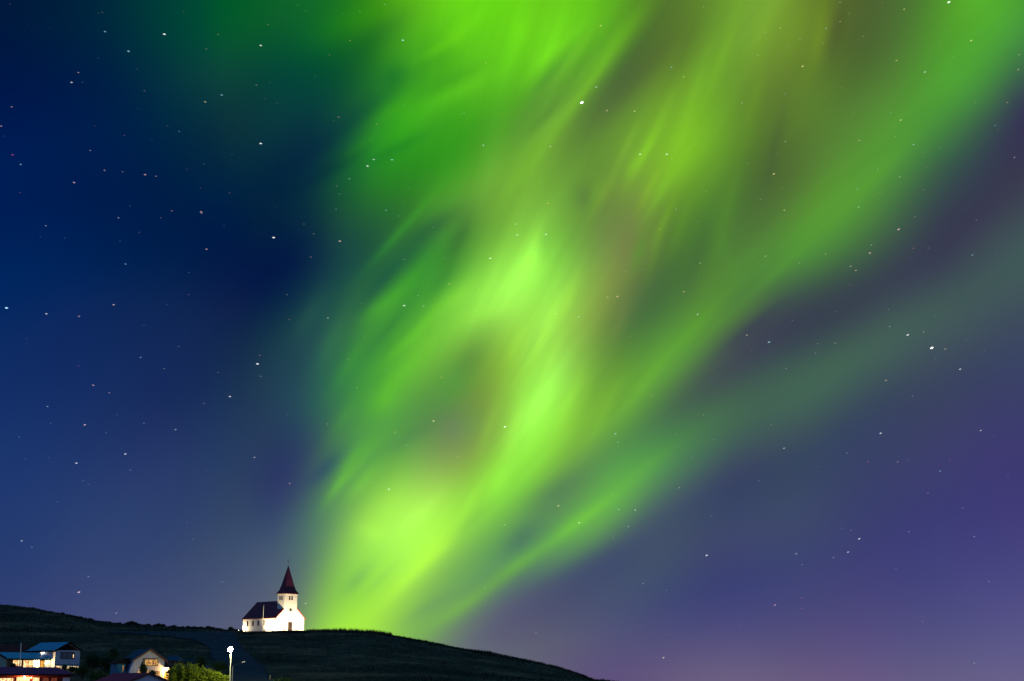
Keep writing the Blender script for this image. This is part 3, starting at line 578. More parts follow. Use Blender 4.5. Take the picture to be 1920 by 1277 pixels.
# floodlights standing in the grass
M['flood_case'] = mat('black_flood_housing', (0.04, 0.04, 0.045), 0.5, metal=0.5)
M['flood_lens'] = mat('lit_flood_lens', (1, .95, .8), .3, emit=(1.0, .86, .58), estr=14)
def w2c(x, y, z=0): return base + Matrix.Rotation(PSI, 3, 'Z') @ Vector((x, y, z))
def floodlight(x, y, tx, ty, tz, energy, label, spot=125, zoff=0.0):
    p = w2c(x, y); gz = ground(p.x, p.y)
    root = empty('floodlight', (p.x, p.y, gz)); tag(root, label, 'floodlight', 'floodlights round the church')
    t = w2c(tx, ty, tz) - Vector((p.x, p.y, gz + .55 + zoff)); rz = math.atan2(t.x, t.y); el = math.atan2(t.z, math.hypot(t.x, t.y))
    root.rotation_euler = (0, 0, -rz)
    s = MB(); s.tube((0, 0, -.4), (0, 0, .35 + zoff), .035); s.box(-.2, .2, -.03, .03, .33 + zoff, .38 + zoff); s.build('stand', M['flood_case'], root)
    h = MB(); h.box(-.2, .2, -.1, .08, -.14, .14); h.box(-.23, .23, .08, .10, -.17, .17)
    ho = h.build('housing', M['flood_case'], root); ho.location = (0, 0, .55 + zoff); ho.rotation_euler = (el, 0, 0)
    l_ = MB(); l_.box(-.18, .18, .101, .11, -.12, .12); lo = l_.build('lens', M['flood_lens'], ho)
    li = light('flood_lamp', 'SPOT', (0, .16, .55 + zoff), energy, (1.0, .77, .44), .12, root, None, spot, .7)
    li.rotation_euler = (R(90) + el, 0, 0)
    return root
floodlight(-1.7, 17.8, 0, 15.8, 2.6, 2200, 'small lit floodlight at the far left corner of the church')
floodlight(-2.2, 4.4, 0, 3.0, 2.8, 5000, 'lit floodlight in the grass below the long side wall of the church', 160)
floodlight(-1.2, -5.5, 2.2, 0, 4.2, 13500, 'lit floodlight before the left part of the church gable, left of the door', 158)
floodlight(12.6, -5.5, 9.2, 0, 4.2, 12500, 'lit floodlight before the right part of the church gable, right of the door', 158)

# flagpole by the church
p = w2c(-3.3, 2.6); fp = empty('flagpole', (p.x, p.y, ground(p.x, p.y))); tag(fp, 'slim white flagpole in front of the church roof', 'flagpole')
M['pole_white'] = mat('white_pole_paint', (0.85, .88, .80), .5)
s = MB(); s.tube((0, 0, -.5), (0, 0, 8.0), .075, .045); s.build('pole', M['pole_white'], fp)
s = MB(); s.lathe([(.01, 8.0), (.1, 8.06), (.12, 8.14), (.01, 8.26)], 10); s.build('knob', M['pole_white'], fp)

# ------------------------------------------------------------------ houses
M['blue_roof'] = mat('blue_corrugated_roof', (0.008, 0.38, 0.62), .55, noise=0.15, nscale=.8, bump=.2, bscale=5, stretch=(5, .5, 1))
M['blue_roof_dull'] = mat('dull_blue_roof', (0.006, 0.075, 0.14), .75, noise=0.25, nscale=.9)
M['grey_siding'] = mat('pale_blue_grey_siding', (0.56, .62, .68), .7, noise=0.12, nscale=2, bump=.4, bscale=3, stretch=(8, 8, .2))
M['green_wall'] = mat('pale_green_wall', (0.38, .50, .40), .75, noise=.1)
M['white_house_wall'] = mat('white_house_render', (0.82, .76, .86), .85, noise=.1, nscale=1, bump=.2, bscale=8)
M['blue_wall'] = mat('blue_painted_wall', (0.04, .23, .38), .9, noise=.15)
M['dark_trim'] = mat('dark_brown_trim', (0.022, .011, .012), .85, noise=.3)
M['purple_roof'] = mat('dark_plum_roof', (0.25, .032, .085), .7, noise=.22, nscale=.9, bump=.2, bscale=5)
M['navy_roof'] = mat('dark_violet_roof', (0.20, .034, .13), .7, noise=.22, nscale=.9, bump=.2, bscale=5)
M['red_wall'] = mat('dark_red_wall', (0.30, .035, .02), .7, noise=.25, nscale=3, stretch=(6, 6, .3))
M['brown_wall'] = mat('brown_wall', (0.14, .09, .07), .8, noise=.25)
M['curtain_dim'] = mat('grey_curtain', (0.30, .26, .27), .8, noise=.3, nscale=6, stretch=(4, 4, .3))
def lit(name, c, s, c2=None, sc_=1.6, el=.35, eh=.7):
    """window with the lit room behind it: emission broken by darker shapes of furniture and curtains"""
    m = D.materials.new(name); m.use_nodes = True; t = m.node_tree; b_ = t.nodes['Principled BSDF']
    b_.inputs['Base Color'].default_value = (.1, .08, .05, 1); b_.inputs['Roughness'].default_value = .2
    tc = t.nodes.new('ShaderNodeTexCoord'); mp = t.nodes.new('ShaderNodeMapping'); mp.inputs['Scale'].default_value = (sc_, sc_, sc_ * .8)
    t.links.new(tc.outputs['Object'], mp.inputs[0])
    n = t.nodes.new('ShaderNodeTexNoise'); n.inputs['Scale'].default_value = 1.3; n.inputs['Detail'].default_value = 3; t.links.new(mp.outputs[0], n.inputs['Vector'])
    r = t.nodes.new('ShaderNodeValToRGB'); r.color_ramp.elements[0].position = el; r.color_ramp.elements[1].position = eh
    c2 = c2 or tuple(v * .35 for v in c)
    r.color_ramp.elements[0].color = (*c2, 1); r.color_ramp.elements[1].color = (*c, 1)
    t.links.new(n.outputs['Fac'], r.inputs[0]); t.links.new(r.outputs[0], b_.inputs['Emission Color']); b_.inputs['Emission Strength'].default_value = s
    return m
M['lit_cream'] = lit('lit_cream_window', (1, .72, .34), 1.45, (.55, .14, .03), 2.2, .38, .56)
M['lit_orange'] = lit('lit_orange_window', (1, .52, .14), .85, (.16, .035, .008), 2.2, .40, .60)
M['lit_dim'] = lit('dim_orange_window', (.55, .10, .015), .42, (.15, .02, .005), 1.2)
M['lit_yellow'] = lit('lit_yellow_panel', (1, .50, .02), .9, (.6, .25, .02), 1.2)
M['lit_pale'] = lit('lit_pale_glazing', (1, .80, .42), .95, (.45, .28, .09), 3.0, .38, .6)
M['lamp_glass'] = mat('lit_lamp_glass', (1, .95, .8), .3, emit=(1, .70, .36), estr=14)
M['lamp_metal'] = mat('lamp_metal', (.08, .08, .08), .5, metal=.6)

def gable_roof(name, m, parent, x0, x1, y0, y1, he, hr, ridge='y', o=.35, th=.16):
    """gable roof; ridge along the named axis; returns the roof part"""
    b = MB()
    a0, a1 = (x0, x1) if ridge == 'y' else (y0, y1)
    l0, l1 = (y0, y1) if ridge == 'y' else (x0, x1)
    mid = (a0 + a1) / 2; s = (hr - he) / (mid - a0)
    for k in (0, 1):
        poly = [(a0 - o, he - s * o + .012), (mid, hr + .012), (mid, hr + th + .012), (a0 - o, he - s * o + th)]
        if k: poly = [(2 * mid - p[0], p[1]) for p in poly]
        b.prism(poly, l0 - o, l1 + o, ridge if ridge == 'y' else 'x')
    return b.build(name, m, parent)
def fascia(m, parent, x0, x1, y0, y1, he, hr, ridge='y', o=.35, h=.28, end=0, name='barge_board'):
    b = MB()
    a0, a1 = (x0, x1) if ridge == 'y' else (y0, y1)
    l = (y0, y1, x0, x1)[(0 if ridge == 'y' else 2) + end]; mid = (a0 + a1) / 2; s = (hr - he) / (mid - a0); sg = -1 if end == 0 else 1
    for k in (0, 1):
        poly = [(a0 - o - .03, he - s * o - h + .12), (mid, hr - h + .12), (mid, hr + .20), (a0 - o - .03, he - s * o + .20)]
        if k: poly = [(2 * mid - p[0], p[1]) for p in poly]
        b.prism(poly, *sorted((l + sg * (o + .003), l + sg * (o + .06))), 'y' if ridge == 'y' else 'x')
    return b.build(name, m, parent)
def gable_wall(name, m, parent, x0, x1, y0, y1, he, hr, ridge='y', z0=-1.5):
    b = MB()
    if ridge == 'y': b.prism([(x0, z0), (x1, z0), (x1, he), ((x0 + x1) / 2, hr), (x0, he)], y0, y1, 'y')
    else: b.prism([(y0, z0), (y1, z0), (y1, he), ((y0 + y1) / 2, hr), (y0, he)], x0, x1, 'x')
    return b.build(name, m, parent)
def window(parent, x0, x1, z0, z1, y, pane, frame='dark_trim', mull=(), axis='y', t=.09, fw=.09, name='window', trans=()):
    """frame on the wall plane (normal towards -axis), pane set inside it"""
    f = MB()
    def bx(m_, a0, a1, d0, d1, c0, c1):
        if axis == 'y': m_.box(a0, a1, d0, d1, c0, c1)
        else: m_.box(d0, d1, a0, a1, c0, c1)
    y1, y0 = y - .004, y - t
    bx(f, x0 - fw, x1 + fw, y0, y1, z1, z1 + fw); bx(f, x0 - fw, x1 + fw, y0, y1, z0 - fw, z0)
    bx(f, x0 - fw, x0, y0, y1, z0, z1); bx(f, x1, x1 + fw, y0, y1, z0, z1)
    for q in mull: bx(f, q - .035, q + .035, y0 + .01, y1, z0, z1)
    for q in trans: bx(f, x0, x1, y0 + .012, y1 - .001, q - .03, q + .03)
    fo = f.build(name, M[frame], parent)
    p_ = MB(); bx(p_, x0, x1, y - .03, y - .006, z0, z1); p_.build('pane', M[pane], fo)
    return fo
def wall_lamp(parent, x, y, z, energy, color=(1, .62, .26), axis='y', r=.2):
    b = MB(); b.box(x - .05, x + .05, y - .2, y - .003, z + .1, z + .16); lo = b.build('wall_lamp', M['lamp_metal'], parent)
    s = MB(); s.lathe([(.03, z - r), (r * .8, z - r * .6), (r, z), (r * .8, z + r * .5), (.04, z + .1)], 14, x, y - .2 - .02); s.build('lamp_glass', M['lamp_glass'], lo, True)
    light('wall_lamp_light', 'POINT', (x, y - .55, z - .05), energy, color, .12, parent)
    return lo

# -- long blue-roofed house with a two storey gable block
A0 = at(102, 1257, 380); PA = R(51.5)
ha = empty('house', A0, PA); tag(ha, 'blue-roofed house with a two storey grey gable and a long low lit wing', 'house')
gable_wall('block_wall', M['grey_siding'], ha, 0, 7.0, 0, 10.6, 4.75, 6.5)
gable_roof('block_roof', M['blue_roof'], ha, 0, 7.0, 0, 10.6, 4.75, 6.5, 'y', .45)
fascia(M['dark_trim'], ha, 0, 7.0, 0, 10.6, 4.75, 6.5, 'y', .45, .34)
b = MB(); b.prism([(.45, 4.72), (6.55, 4.72), (3.5, 6.2)], -.025, -.003, 'y'); b.build('gable_panel', M['dark_trim'], ha)
b = MB(); b.box(-.03, 7.03, -.14, -.004, 1.15, 1.42); b.build('ledge', M['blue_wall'], ha)
window(ha, 1.55, 5.3, 2.8, 4.2, 0, 'curtain_dim', mull=(1.95, 3.4, 4.85))
b = MB(); b.box(5.0, 5.22, -.052, -.032, 2.95, 3.75); b.build('lit_lampshade', M['lit_cream'], ha)
for (x0, x1, pn) in ((.35, 1.35, 'lit_cream'), (1.5, 4.2, 'lit_pale'), (4.35, 6.7, 'lit_pale')):
    window(ha, x0, x1, .15, 1.05, 0, pn, frame='grey_siding', fw=.05, mull=((x0 + x1) / 2,) if x1 - x0 > 2 else ())
gable_wall('wing_wall', M['brown_wall'], ha, -12.0, -.004, 1.6, 8.6, 2.75, 3.95, 'x')
gable_roof('wing_roof', M['blue_roof'], ha, -12.0, -.40, 1.6, 8.6, 2.75, 3.95, 'x', .40)
fascia(M['dark_trim'], ha, -12.0, 0, 1.6, 8.6, 2.75, 3.95, 'x', .40, .36)
b = MB(); b.box(-.56, -.46, -.45, 11.05, 4.28, 4.66); b.build('eave_gap_strip', M['dark_trim'], ha)  # dark strip added to draw the dark gap under the block eave
b = MB(); b.prism([(1.7, -1.5), (8.5, -1.5), (8.5, 2.55), (5.1, 3.68), (1.7, 2.55)], -12.03, -12.004, 'x'); b.build('end_cladding', M['green_wall'], ha)
window(ha, -10.4, -8.1, .95, 2.25, 1.6, 'lit_cream', mull=(-9.2,), fw=.08)
window(ha, -7.6, -5.0, .45, 2.25, 1.6, 'lit_cream', mull=(-6.2,), fw=.08)
window(ha, -2.9, -2.0, .35, 2.2, 1.6, 'lit_yellow', fw=.1, name='door')
for (x0, x1) in ((-4.85, -3.1), (-1.8, -.1)):
    b = MB(); b.box(x0, x1, 1.575, 1.597, .0, 2.4); b.build('light_cladding', M['grey_siding'], ha)
b = MB(); b.box(-11.9, -.45, .95, 1.59, 2.36, 2.44); b.build('soffit', M['dark_trim'], ha)
wall_lamp(ha, -3.9, 1.6, 1.75, 900)
wall_lamp(ha, -1.0, 1.6, 2.0, 120)
wall_lamp(ha, -.35, 5.2, 4.1, 30, (1, .72, .6), r=.17)
b = MB(); b.box(-12.035, -12.031, 6.6, 7.7, .2, 1.9); b.build('end_window', M['lit_dim'], ha)

# -- foreground red house with violet roof
B0 = at(131, 1290, 296); PB = R(23)
hb = empty('house', B0, PB); tag(hb, 'low red house with dark violet roof and bright windows at the bottom left corner', 'house')
he, hr = 2.35, 3.75
b = MB(); b.box(-26, 0, 0, 7.5, -2.5, he); b.build('wall', M['red_wall'], hb)
b = MB(); o = .6; th = .16
X0, X1, Y0, Y1 = -26.4, o, -o, 7.5 + o; rx = X1 - 2.4; my = (Y0 + Y1) / 2; zb = he - .02
b.v += [(X0, Y0, zb), (X1, Y0, zb), (X1, Y1, zb), (X0, Y1, zb), (X0, Y0, zb + th), (X1, Y0, zb + th), (X1, Y1, zb + th), (X0, Y1, zb + th), (X0, my, hr), (rx, my, hr)]
b.f += [(0, 3, 2, 1), (0, 1, 5, 4), (1, 2, 6, 5), (2, 3, 7, 6), (3, 0, 4, 8, 7), (4, 5, 9, 8), (5, 6, 9), (6, 7, 8, 9)]
b.build('roof', M['navy_roof'], hb)
b = MB(); b.box(X0, X1 + .03, Y0 - .05, Y0 - .003, zb - .12, zb + .10); b.box(X1 + .003, X1 + .05, Y0, Y1, zb - .12, zb + .10); b.build('fascia', M['dark_trim'], hb)
for (x0, x1, z0, z1, pn, ml) in ((-13.6, -10.1, .3, 1.75, 'lit_cream', (-12.4, -11.2)), (-9.5, -7.2, -.2, 1.95, 'lit_cream', (-8.4,)), (-6.7, -5.5, -.3, 1.85, 'lit_cream', ()),
                                 (-5.0, -3.9, -.3, 1.8, 'lit_dim', ()), (-3.4, -2.4, -.3, 1.8, 'lit_dim', ()), (-19, -15, .3, 1.7, 'lit_orange', (-17,))):
    window(hb, x0, x1, z0, z1, 0, pn, 'red_wall', ml, name='window')
b = MB(); b.box(-1.35, -.1, -.06, -.004, -1.5, 1.85); b.build('white_panel', M['white_house_wall'], hb)
wall_lamp(hb, -8.2, -.02, 2.0, 550)
wall_lamp(hb, -6.95, -.02, 1.85, 30, r=.08)

# -- foreground house with plum roof and white gable
C0 = at(279, 1263, 290); PC = R(48)
hr = 4.2; he = hr - 1.55; hw = 4.6
loc = Vector((C0.x, C0.y, C0.z - hr)) - Matrix.Rotation(PC, 3, 'Z') @ Vector((hw, 0, 0))
hc = empty('house', loc, PC); tag(hc, 'house with plum red roof and pale lilac gable end, at the bottom edge', 'house')
gable_wall('wall', M['white_house_wall'], hc, 0, 2 * hw, 0, 10.2, he, hr - .02, z0=-2.5)
gable_roof('roof', M['purple_roof'], hc, 0, 2 * hw, 0, 10.2, he, hr, 'y', .4, .14)
fascia(M['dark_red_trim'], hc, 0, 2 * hw, 0, 10.2, he, hr, 'y', .4, .26)
window(hc, 3.2, 6.0, .4, 1.7, 0, 'lit_orange', mull=(4.6,))

# -- white house with dark blue roof and lit picture window
D0 = at(250, 1268, 350); PD = R(33)
hd = empty('house', D0, PD); tag(hd, 'white two storey house with dark blue roof, red barge boards and orange lit window', 'house')
dw, dl, he, hr = 6.9, 7.2, 3.55, 5.75
gable_wall('wall', M['white_house_wall'], hd, 0, dw, 0, dl, he, hr)
gable_roof('roof', M['blue_roof_dull'], hd, 0, dw, 0, dl, he, hr, 'y', .5)
fascia(M['dark_red_trim'], hd, 0, dw, 0, dl, he, hr, 'y', .5, .3)
b = MB(); b.prism([(-.004, -1.5), (-1.0, -1.5), (-.75, 1.2), (-.004, 3.3)], .1, .9, 'y'); b.build('buttress', M['white_house_wall'], hd)
wd = window(hd, 2.05, 5.35, 2.35, 3.75, 0, 'lit_orange', mull=(3.2, 4.3), fw=.12)
b = MB(); b.box(2.06, 2.5, -.06, -.031, 2.36, 3.74); b.box(2.5, 5.34, -.055, -.031, 3.6, 3.74); b.build('curtain', M['curtain_dim'], wd)
for (x0, x1, z0, z1, pn) in ((.9, 2.5, .2, 1.15, 'lit_orange'), (2.8, 5.9, .2, 1.15, 'lit_orange')):
    window(hd, x0, x1, z0, z1, 0, pn, 'white_house_wall', mull=((x0 + x1) / 2,), fw=.06)
# porch annexe on the right with the bright lamp
b = MB(); b.box(dw + .004, dw + 1.6, .35, 4.5, -1.5, 1.9); b.build('porch', M['white_house_wall'], hd)
b = MB(); b.box(dw + .004, dw + 1.9, -.3, 4.7, 1.903, 2.05); b.build('porch_roof', M['dark_trim'], hd)
b = MB(); b.tube((dw + 1.75, -.15, -1.5), (dw + 1.75, -.15, 1.9), .07); b.build('porch_post', M['white_house_wall'], hd)
window(hd, dw + .2, dw + 1.4, -1.0, 1.5, .35, 'lit_yellow', 'white_house_wall', mull=(dw + .8,), name='porch_window')
wall_lamp(hd, dw + .75, .3, 1.35, 1700, (1, .58, .16), r=.2)
# blue lean-to on the left
b = MB(); b.box(-2.9, -.004, 2.5, 6.8, -1.5, 2.7); ax = b.build('side_annexe', M['blue_wall'], hd)
b = MB(); b.prism([(-3.4, 2.72), (-.01, 2.72), (-.01, 4.0), (-1.2, 3.9), (-3.3, 2.9)], 2.0, 7.1, 'y'); b.build('annexe_roof', M['dark_trim'], hd)
window(hd, -1.7, -1.35, .9, 2.3, 2.5, 'lit_dim', 'blue_wall', fw=.05)
window(hd, -.9, -.6, 1.3, 2.5, 2.5, 'dark_glass', 'dark_trim', fw=.05)

# -- two small blue-roofed houses behind it
def small_house(px0, px1, yr, ye, Y, depth, wall, label, hwall=1.6):
    p = at(px0, ye, Y); q = at(px1, ye, Y); wd_ = q.x - p.x; zr = at(px0, yr, Y + depth / 2).z - p.z
    root = empty('house', (p.x, Y, p.z - hwall)); tag(root, label, 'house', None)
    b = MB(); b.box(.3, wd_ - .3, 0, depth, -1.5, hwall - .02); b.build('wall', M[wall], root)
    b = MB(); o = .4; h0 = hwall
    b.v += [(0, -o, h0), (wd_, -o, h0), (wd_, depth + o, h0), (0, depth + o, h0), (0, -o, h0 + .12), (wd_, -o, h0 + .12), (wd_, depth + o, h0 + .12), (0, depth + o, h0 + .12),
            (wd_ * .1, depth / 2, h0 + zr), (wd_ * .68, depth / 2, h0 + zr)]
    b.f += [(0, 3, 2, 1), (0, 1, 5, 4), (1, 2, 6, 5), (2, 3, 7, 6), (3, 0, 4, 7), (4, 5, 9, 8), (5, 6, 9), (6, 7, 8, 9), (7, 4, 8)]
    b.build('roof', M['blue_roof_dull'], root)
    window(root, .8, 1.6, .3, 1.1, 0, 'dark_glass'); window(root, wd_ - 1.7, wd_ - .9, .3, 1.1, 0, 'dark_glass')
    return root
small_house(309, 338, 1229, 1239.5, 392, 6, 'brown_wall', 'small blue-roofed house half hidden behind the white house')
small_house(337, 371, 1237, 1246, 404, 5, 'brown_wall', 'small blue-roofed outbuilding behind the hedge, right of the other two')
# -- dark brown roof behind the wing, at the left edge
p = at(-30, 1226, 430)
hx = empty('house', (p.x, 430, p.z - 2.4), R(8)); tag(hx, 'unlit house with dark brown roof at the far left behind the blue roof', 'house')
b = MB(); b.box(0, 10.5, 0, 7, -3, 2.3); b.build('wall', M['brown_wall'], hx)
gable_roof('roof', mat('dark_brown_roof', (.09, .035, .03), .8, noise=.3), hx, 0, 10.5, 0, 7, 2.35, 4.6, 'x', .4)

# flagpole before the wing
q = at(36.5, 1255, 368); ftop = at(38.6, 1207, 368)
f2 = empty('flagpole', q); tag(f2, 'tall pale flagpole in front of the lit windows of the blue-roofed house', 'flagpole')
s = MB(); s.tube((0, 0, -2), (0, 0, ftop.z - q.z), .14, .10); s.build('pole', M['pole_white'], f2)
s = MB(); h_ = ftop.z - q.z; s.lathe([(.01, h_), (.1, h_ + .05), (.12, h_ + .12), (.01, h_ + .22)], 10); s.build('knob', M['pole_white'], f2)

# ------------------------------------------------------------------ street lamps
M['galv'] = mat('galvanised_steel', (.42, .44, .42), .45, metal=.4)
M['globe'] = mat('lit_street_globe', (1, 1, .9), .3, emit=(1, .92, .36), estr=620)
lp = at(430.5, 1290, 330); ltop = at(432.6, 1217, 330)
sl_ = empty('street_lamp', lp); tag(sl_, 'lit street lamp shining yellow at the end of the hedge', 'street lamp', 'street lamps')
h_ = ltop.z - lp.z
s = MB(); s.tube((0, 0, -1.5), (0, 0, h_), .17, .055); s.build('pole', mat('pale_lamp_post', (.72, .74, .66), .5), sl_)
HY = -.75  # added bracket sets the globe forward so it lights the post front
s = MB(); s.tube((0, 0, h_ - .02), (0, HY * .5, h_ + .32), .045); s.tube((0, HY * .5, h_ + .32), (0, HY * .62, h_ + .20), .045); s.build('added_bracket', M['galv'], sl_)
s = MB(); s.lathe([(.05, h_ - .56), (.20, h_ - .52), (.34, h_ - .42), (.44, h_ - .27), (.48, h_ - .10), (.44, h_ + .07), (.34, h_ + .22), (.20, h_ + .32), (.06, h_ + .36)], 20, 0, HY); s.build('globe', M['globe'], sl_, True)
s = MB(); s.lathe([(.10, h_ + .364), (.11, h_ + .38), (.07, h_ + .42), (.02, h_ + .44)], 20, 0, HY); s.build('cap', M['lamp_metal'], sl_, True)
lp2 = at(435.0, 1290, 345); l2t = at(436.4, 1250, 345)
s2 = empty('street_lamp', lp2); tag(s2, 'unlit street lamp with a curved arm beside the road, right of the lit one', 'street lamp', 'street lamps')
h2 = l2t.z - lp2.z
s = MB(); s.tube((0, 0, -1.5), (0, 0, h2), .09, .07); s.build('pole', M['galv'], s2)
s = MB(); pr = Vector((0, 0, h2))
for k in range(1, 9):
    t = k / 8; cu = Vector((2.0 * t, 0, h2 + .95 * math.sin(t * 1.45))); s.tube(pr, cu, .05, .045, 8); pr = cu
s.build('arm', M['lamp_metal'], s2)
s = MB(); s.prism([(1.95, h2 + .86), (2.75, h2 + .96), (2.75, h2 + 1.04), (2.4, h2 + 1.12), (1.95, h2 + 1.0)], -.14, .14, 'y'); s.build('lamp_head', mat('pale_lamp_head', (.75, .78, .8), .4), s2, bevel=.02)
# marker post by the road
pp = cast(506.3, 1276)
mp_ = empty('marker_post', pp); tag(mp_, 'short yellow marker post at the right edge of the gravel road', 'post')
s = MB(); s.tube((0, 0, -.3), (0, 0, 1.15), .09, .08, 10); s.build('post', mat('yellow_post', (.55, .42, .08), .6), mp_)
s = MB(); s.tube((0, 0, .92), (0, 0, 1.05), .10, .10, 10); s.build('reflector_band', M['pole_white'], mp_)

# ------------------------------------------------------------------ hedge and shrubs
rng = np.random.default_rng(5)
h0 = at(322, 1278, 336); hedge = empty('hedge', (h0.x, h0.y, h0.z)); tag(hedge, 'long rounded hedge lit bright green by the street lamp', 'hedge')
f = MB(); st_ = MB()
xs = [(322, 1254), (330, 1249), (338, 1245), (346, 1244), (354, 1246), (362, 1248), (370, 1250), (378, 1251), (386, 1254), (394, 1257), (402, 1259), (410, 1261), (418, 1264), (426, 1266)]
for k, (px, py) in enumerate(xs):
    Yk = 338 - k * .25
    top = at(px, py + rng.uniform(-2.6, 1.4), Yk); gz = h0.z - 1.2
    hh = top.z - gz
    leaves(f, rng, top.x - h0.x, Yk - h0.y + rng.uniform(-.4, .4), gz + hh * .5 - h0.z, .85, 1.1, hh * .52, 1500, .13)
    st_.tube((top.x - h0.x, Yk - h0.y, gz - h0.z - .3), (top.x - h0.x + rng.uniform(-.3, .3), Yk - h0.y, gz + hh * .7 - h0.z), .05, .02, 6)
f.build('foliage', M['leaf_hedge'], hedge, fix=False); st_.build('stem', M['bark'], hedge)

def shrub_at(px, ybase, ytop, wpx, Y, label, n=1400, seed=1, m='leaf_dark', size=.15, lobes=5, cat='shrub', group='garden shrubs among the houses', aspect=.8):
    a = at(px, ybase, Y); t = at(px, ytop, Y); w = wpx * Y / FP * 1.0
    return shrub('shrub', a.x, Y, w, t.z - a.z, label, cat, group, n, size, m, seed, lobes, a.z, aspect)
SH = [
 (172, 1262, 1224, 34, 372, 'broad dark shrub filling the gap right of the grey gable house', 2600),
 (202, 1268, 1226, 36, 372, 'broad dark shrub in the middle of the gap between the two lit houses', 2600),
 (221, 1272, 1236, 22, 366, 'dark shrub touching the blue annexe of the white house', 1600),
 (154, 1272, 1247, 24, 356, 'low dark shrub at the right corner of the violet-roofed house', 1600),
 (186, 1282, 1258, 44, 340, 'low spreading shrub behind the left end of the plum roof', 2400),
 (213, 1242, 1213, 16, 405, 'lone rounded dark bush up the slope behind the gap', 1300),
 (268, 1272, 1240, 13, 345, 'slender little tree standing before the lit picture window of the white house', 1500),
 (286, 1270, 1256, 14, 343, 'small thin bush under the picture window of the white house', 600),
 (376, 1262, 1231, 20, 372, 'rounded dark bush rising behind the bright hedge', 1700),
 (412, 1262, 1238, 30, 372, 'wide dark bush behind the lit street lamp, at the road edge', 2000),
 (320, 1275, 1246, 22, 344, 'brownish leafy bush beside the bright porch of the white house', 1400),
 (120, 1258, 1246, 10, 372, 'little bush in front of the glazed ground floor of the grey gable', 500),
 (136, 1262, 1249, 14, 370, 'little bush at the right end of the glazed ground floor of the grey gable', 700),
 (62, 1258, 1250, 34, 362, 'row-like low bush before the lit wing windows', 900),
 (528, 1292, 1270, 44, 333, 'low green bush at the bottom edge beside the yellow marker post', 1500),
 (24, 1256, 1242, 10, 368, 'narrow dark bush at the left corner of the lit wing', 500),
]
for i, (px, yb, yt, w, Y, lab, n) in enumerate(SH):
    shrub_at(px, yb, yt, w, Y, lab, n, 20 + i)

# heath bushes along the far left ridge line
proto = []
for k in range(4):
    rg = np.random.default_rng(60 + k); f = MB()
    for q in range(3): leaves(f, rg, rg.uniform(-1, 1), rg.uniform(-.6, .6), .6, 1.2, .9, .75, 130, .28)
    me = D.meshes.new('heath_bush'); me.from_pydata(f.v, [], f.f); me.update(); me.materials.append(M['leaf_heath']); proto.append(me)
rb = random.Random(3)
pxs = []
x = 3.0
while x < 470:
    pxs.append(x); x += rb.uniform(3.0, 7.5) if x > 190 else rb.uniform(6, 14)
for i, px in enumerate(pxs):
    Y = 900 + rb.uniform(-6, 6)
    X = (px - 960) / FP / 1.0162 * Y
    o = D.objects.new('heath_bush', proto[i % 4]); C.objects.link(o)
    s_ = rb.uniform(.6, 1.25) * (1.05 if px > 230 else .75)
    o.location = (X, Y, ground(X, Y) - .3); o.scale = (s_ * 1.15, s_, s_ * rb.uniform(.8, 1.4)); o.rotation_euler = (0, 0, rb.uniform(0, 6))
    tag(o, 'small dark bush in the row along the left ridge skyline', 'bush', 'heath bushes along the left ridge')

# rough grass of the hill: tufts as one object
rng = np.random.default_rng(11)
def tufts(n, pxr, yr, hmin, hmax, wid):
    px = rng.uniform(*pxr, n); Y = rng.uniform(*yr, n); X = (px - 960) / FP / 1.0162 * Y
    return X, Y, rng.uniform(hmin, hmax, n), np.full(n, wid)
parts = [tufts(26000, (-60, 1250), (330, 522), .12, .45, .10), tufts(9000, (570, 1160), (505, 560), .2, .75, .10), tufts(1500, (575, 735), (515, 535), .5, 1.25, .09), tufts(5000, (455, 575), (500, 516), .15, .45, .08), tufts(14000, (-40, 560), (600, 905), .3, .9, .22)]
X = np.concatenate([p[0] for p in parts]); Y = np.concatenate([p[1] for p in parts]); H = np.concatenate([p[2] for p in parts]); Wd = np.concatenate([p[3] for p in parts])
# keep the road and the house plots clear
rp = np.stack([RX.ravel()[::3], RY.ravel()[::3]], 1)
keep = np.ones(len(X), bool)
cell = set((int(a // 1.5), int(b_ // 1.5)) for a, b_ in rp)
keep &= np.array([(int(a // 1.5), int(b_ // 1.5)) not in cell for a, b_ in zip(X, Y)])
keep &= ~((X < -52) & (Y < 400) & (X > -150))
cl = Matrix.Rotation(-PSI, 3, 'Z')
lx = (X - base.x) * math.cos(PSI) + (Y - base.y) * math.sin(PSI); ly = -(X - base.x) * math.sin(PSI) + (Y - base.y) * math.cos(PSI)
keep &= ~((lx > -1) & (lx < W_ + 1) & (ly > -2) & (ly < L_ + 1))
X, Y, H, Wd = X[keep], Y[keep], H[keep], Wd[keep]
patch = vnoise(X / 9, Y / 9, 8); H = H * (0.45 + 1.0 * patch)
Z = terrain_np(X, Y) - .05
V = []; 
n = len(X)
vs = np.zeros((n, 3, 3, 3))
for k in range(3):
    t = rng.uniform(0, 6.28, n); lean = rng.uniform(.1, .5, n) * H
    bx_, by_ = np.cos(t) * Wd, np.sin(t) * Wd
    ox, oy = rng.uniform(-.15, .15, n), rng.uniform(-.15, .15, n)
    vs[:, k, 0] = np.stack([X + ox - bx_, Y + oy - by_, Z], 1); vs[:, k, 1] = np.stack([X + ox + bx_, Y + oy + by_, Z], 1)
    vs[:, k, 2] = np.stack([X + ox + np.cos(t * 3) * lean, Y + oy + np.sin(t * 3) * lean, Z + H * rng.uniform(.7, 1.15, n)], 1)
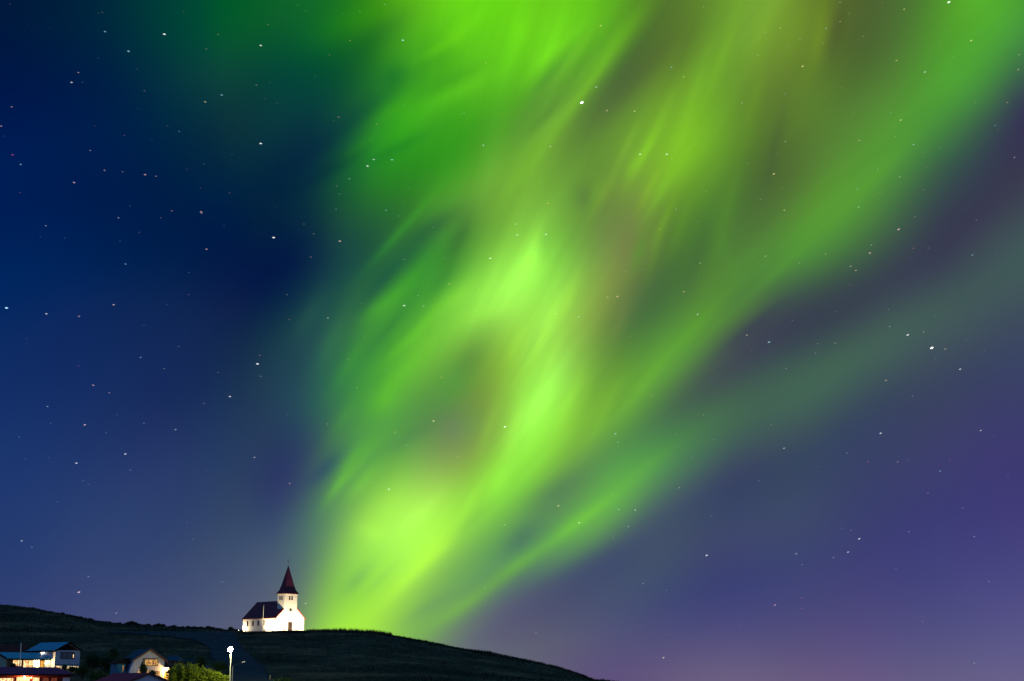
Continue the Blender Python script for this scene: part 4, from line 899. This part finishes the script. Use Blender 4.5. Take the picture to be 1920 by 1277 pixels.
me = D.meshes.new('grass'); me.from_pydata(vs.reshape(-1, 3).tolist(), [], np.arange(n * 9).reshape(-1, 3).tolist()); me.update(); me.materials.append(M['ground'])
go = D.objects.new('grass', me); C.objects.link(go); tag(go, 'rough dark heath grass tufts covering the church hill', 'grass', kind='stuff')

# ------------------------------------------------------------------ stars: far glowing points, one object
TINT = dict(w=(1, 1, 1), b=(.45, .85, 1.0), r=(1, .62, .58), R=(.85, .18, .38), y=(1, .78, .35), Y=(1, .6, .05), g=(.6, 1, .7), B=(.15, .1, .9))
DIST = 16000.0
V = []; F = []; COL = []
for t in STAR_CATALOGUE.split():
    az, el, mg, tint = t.split(','); az = float(az); el = float(el); mg = float(mg)
    d = direction(az, el); a = d.cross(Vector((0, 0, 1))).normalized(); u = a.cross(d)
    tilt = R(20) if az > -2 else (R(12) if el < 9 else R(-4)); ex = a * math.cos(tilt) + u * math.sin(tilt); ez = u * math.cos(tilt) - a * math.sin(tilt)
    px = DIST / FP; hx, hz = px * (1.5 + .95 * min(mg, 2.2)), px * (.75 + .45 * min(mg, 3))
    c = d * DIST; i = len(V)
    V += [tuple(c - ex * hx), tuple(c + ex * hx), tuple(c - ez * hz), tuple(c + ez * hz), tuple(c - d * hz), tuple(c + d * hz)]
    F += [(i + 0, i + 2, i + 4), (i + 2, i + 1, i + 4), (i + 1, i + 3, i + 4), (i + 3, i + 0, i + 4), (i + 2, i + 0, i + 5), (i + 1, i + 2, i + 5), (i + 3, i + 1, i + 5), (i + 0, i + 3, i + 5)]
    s_ = .20 * mg ** 1.8
    COL += [(TINT[tint][0] * s_, TINT[tint][1] * s_, TINT[tint][2] * s_, 1.0)] * 6
me = D.meshes.new('stars'); me.from_pydata(V, [], F); me.update()
ca = me.color_attributes.new('glow', 'FLOAT_COLOR', 'POINT'); ca.data.foreach_set('color', np.array(COL).ravel())
m = D.materials.new('starlight'); m.use_nodes = True; t = m.node_tree; t.nodes.clear()
at_ = t.nodes.new('ShaderNodeAttribute'); at_.attribute_name = 'glow'
em = t.nodes.new('ShaderNodeEmission'); t.links.new(at_.outputs['Color'], em.inputs[0])
tr = t.nodes.new('ShaderNodeBsdfTransparent'); ad = t.nodes.new('ShaderNodeAddShader'); t.links.new(em.outputs[0], ad.inputs[0]); t.links.new(tr.outputs[0], ad.inputs[1])
ou = t.nodes.new('ShaderNodeOutputMaterial'); t.links.new(ad.outputs[0], ou.inputs[0]); m.cycles.emission_sampling = 'NONE'
me.materials.append(m)
so = D.objects.new('stars', me); C.objects.link(so); tag(so, 'scattered small stars across the night sky behind the aurora', 'stars', kind='stuff')
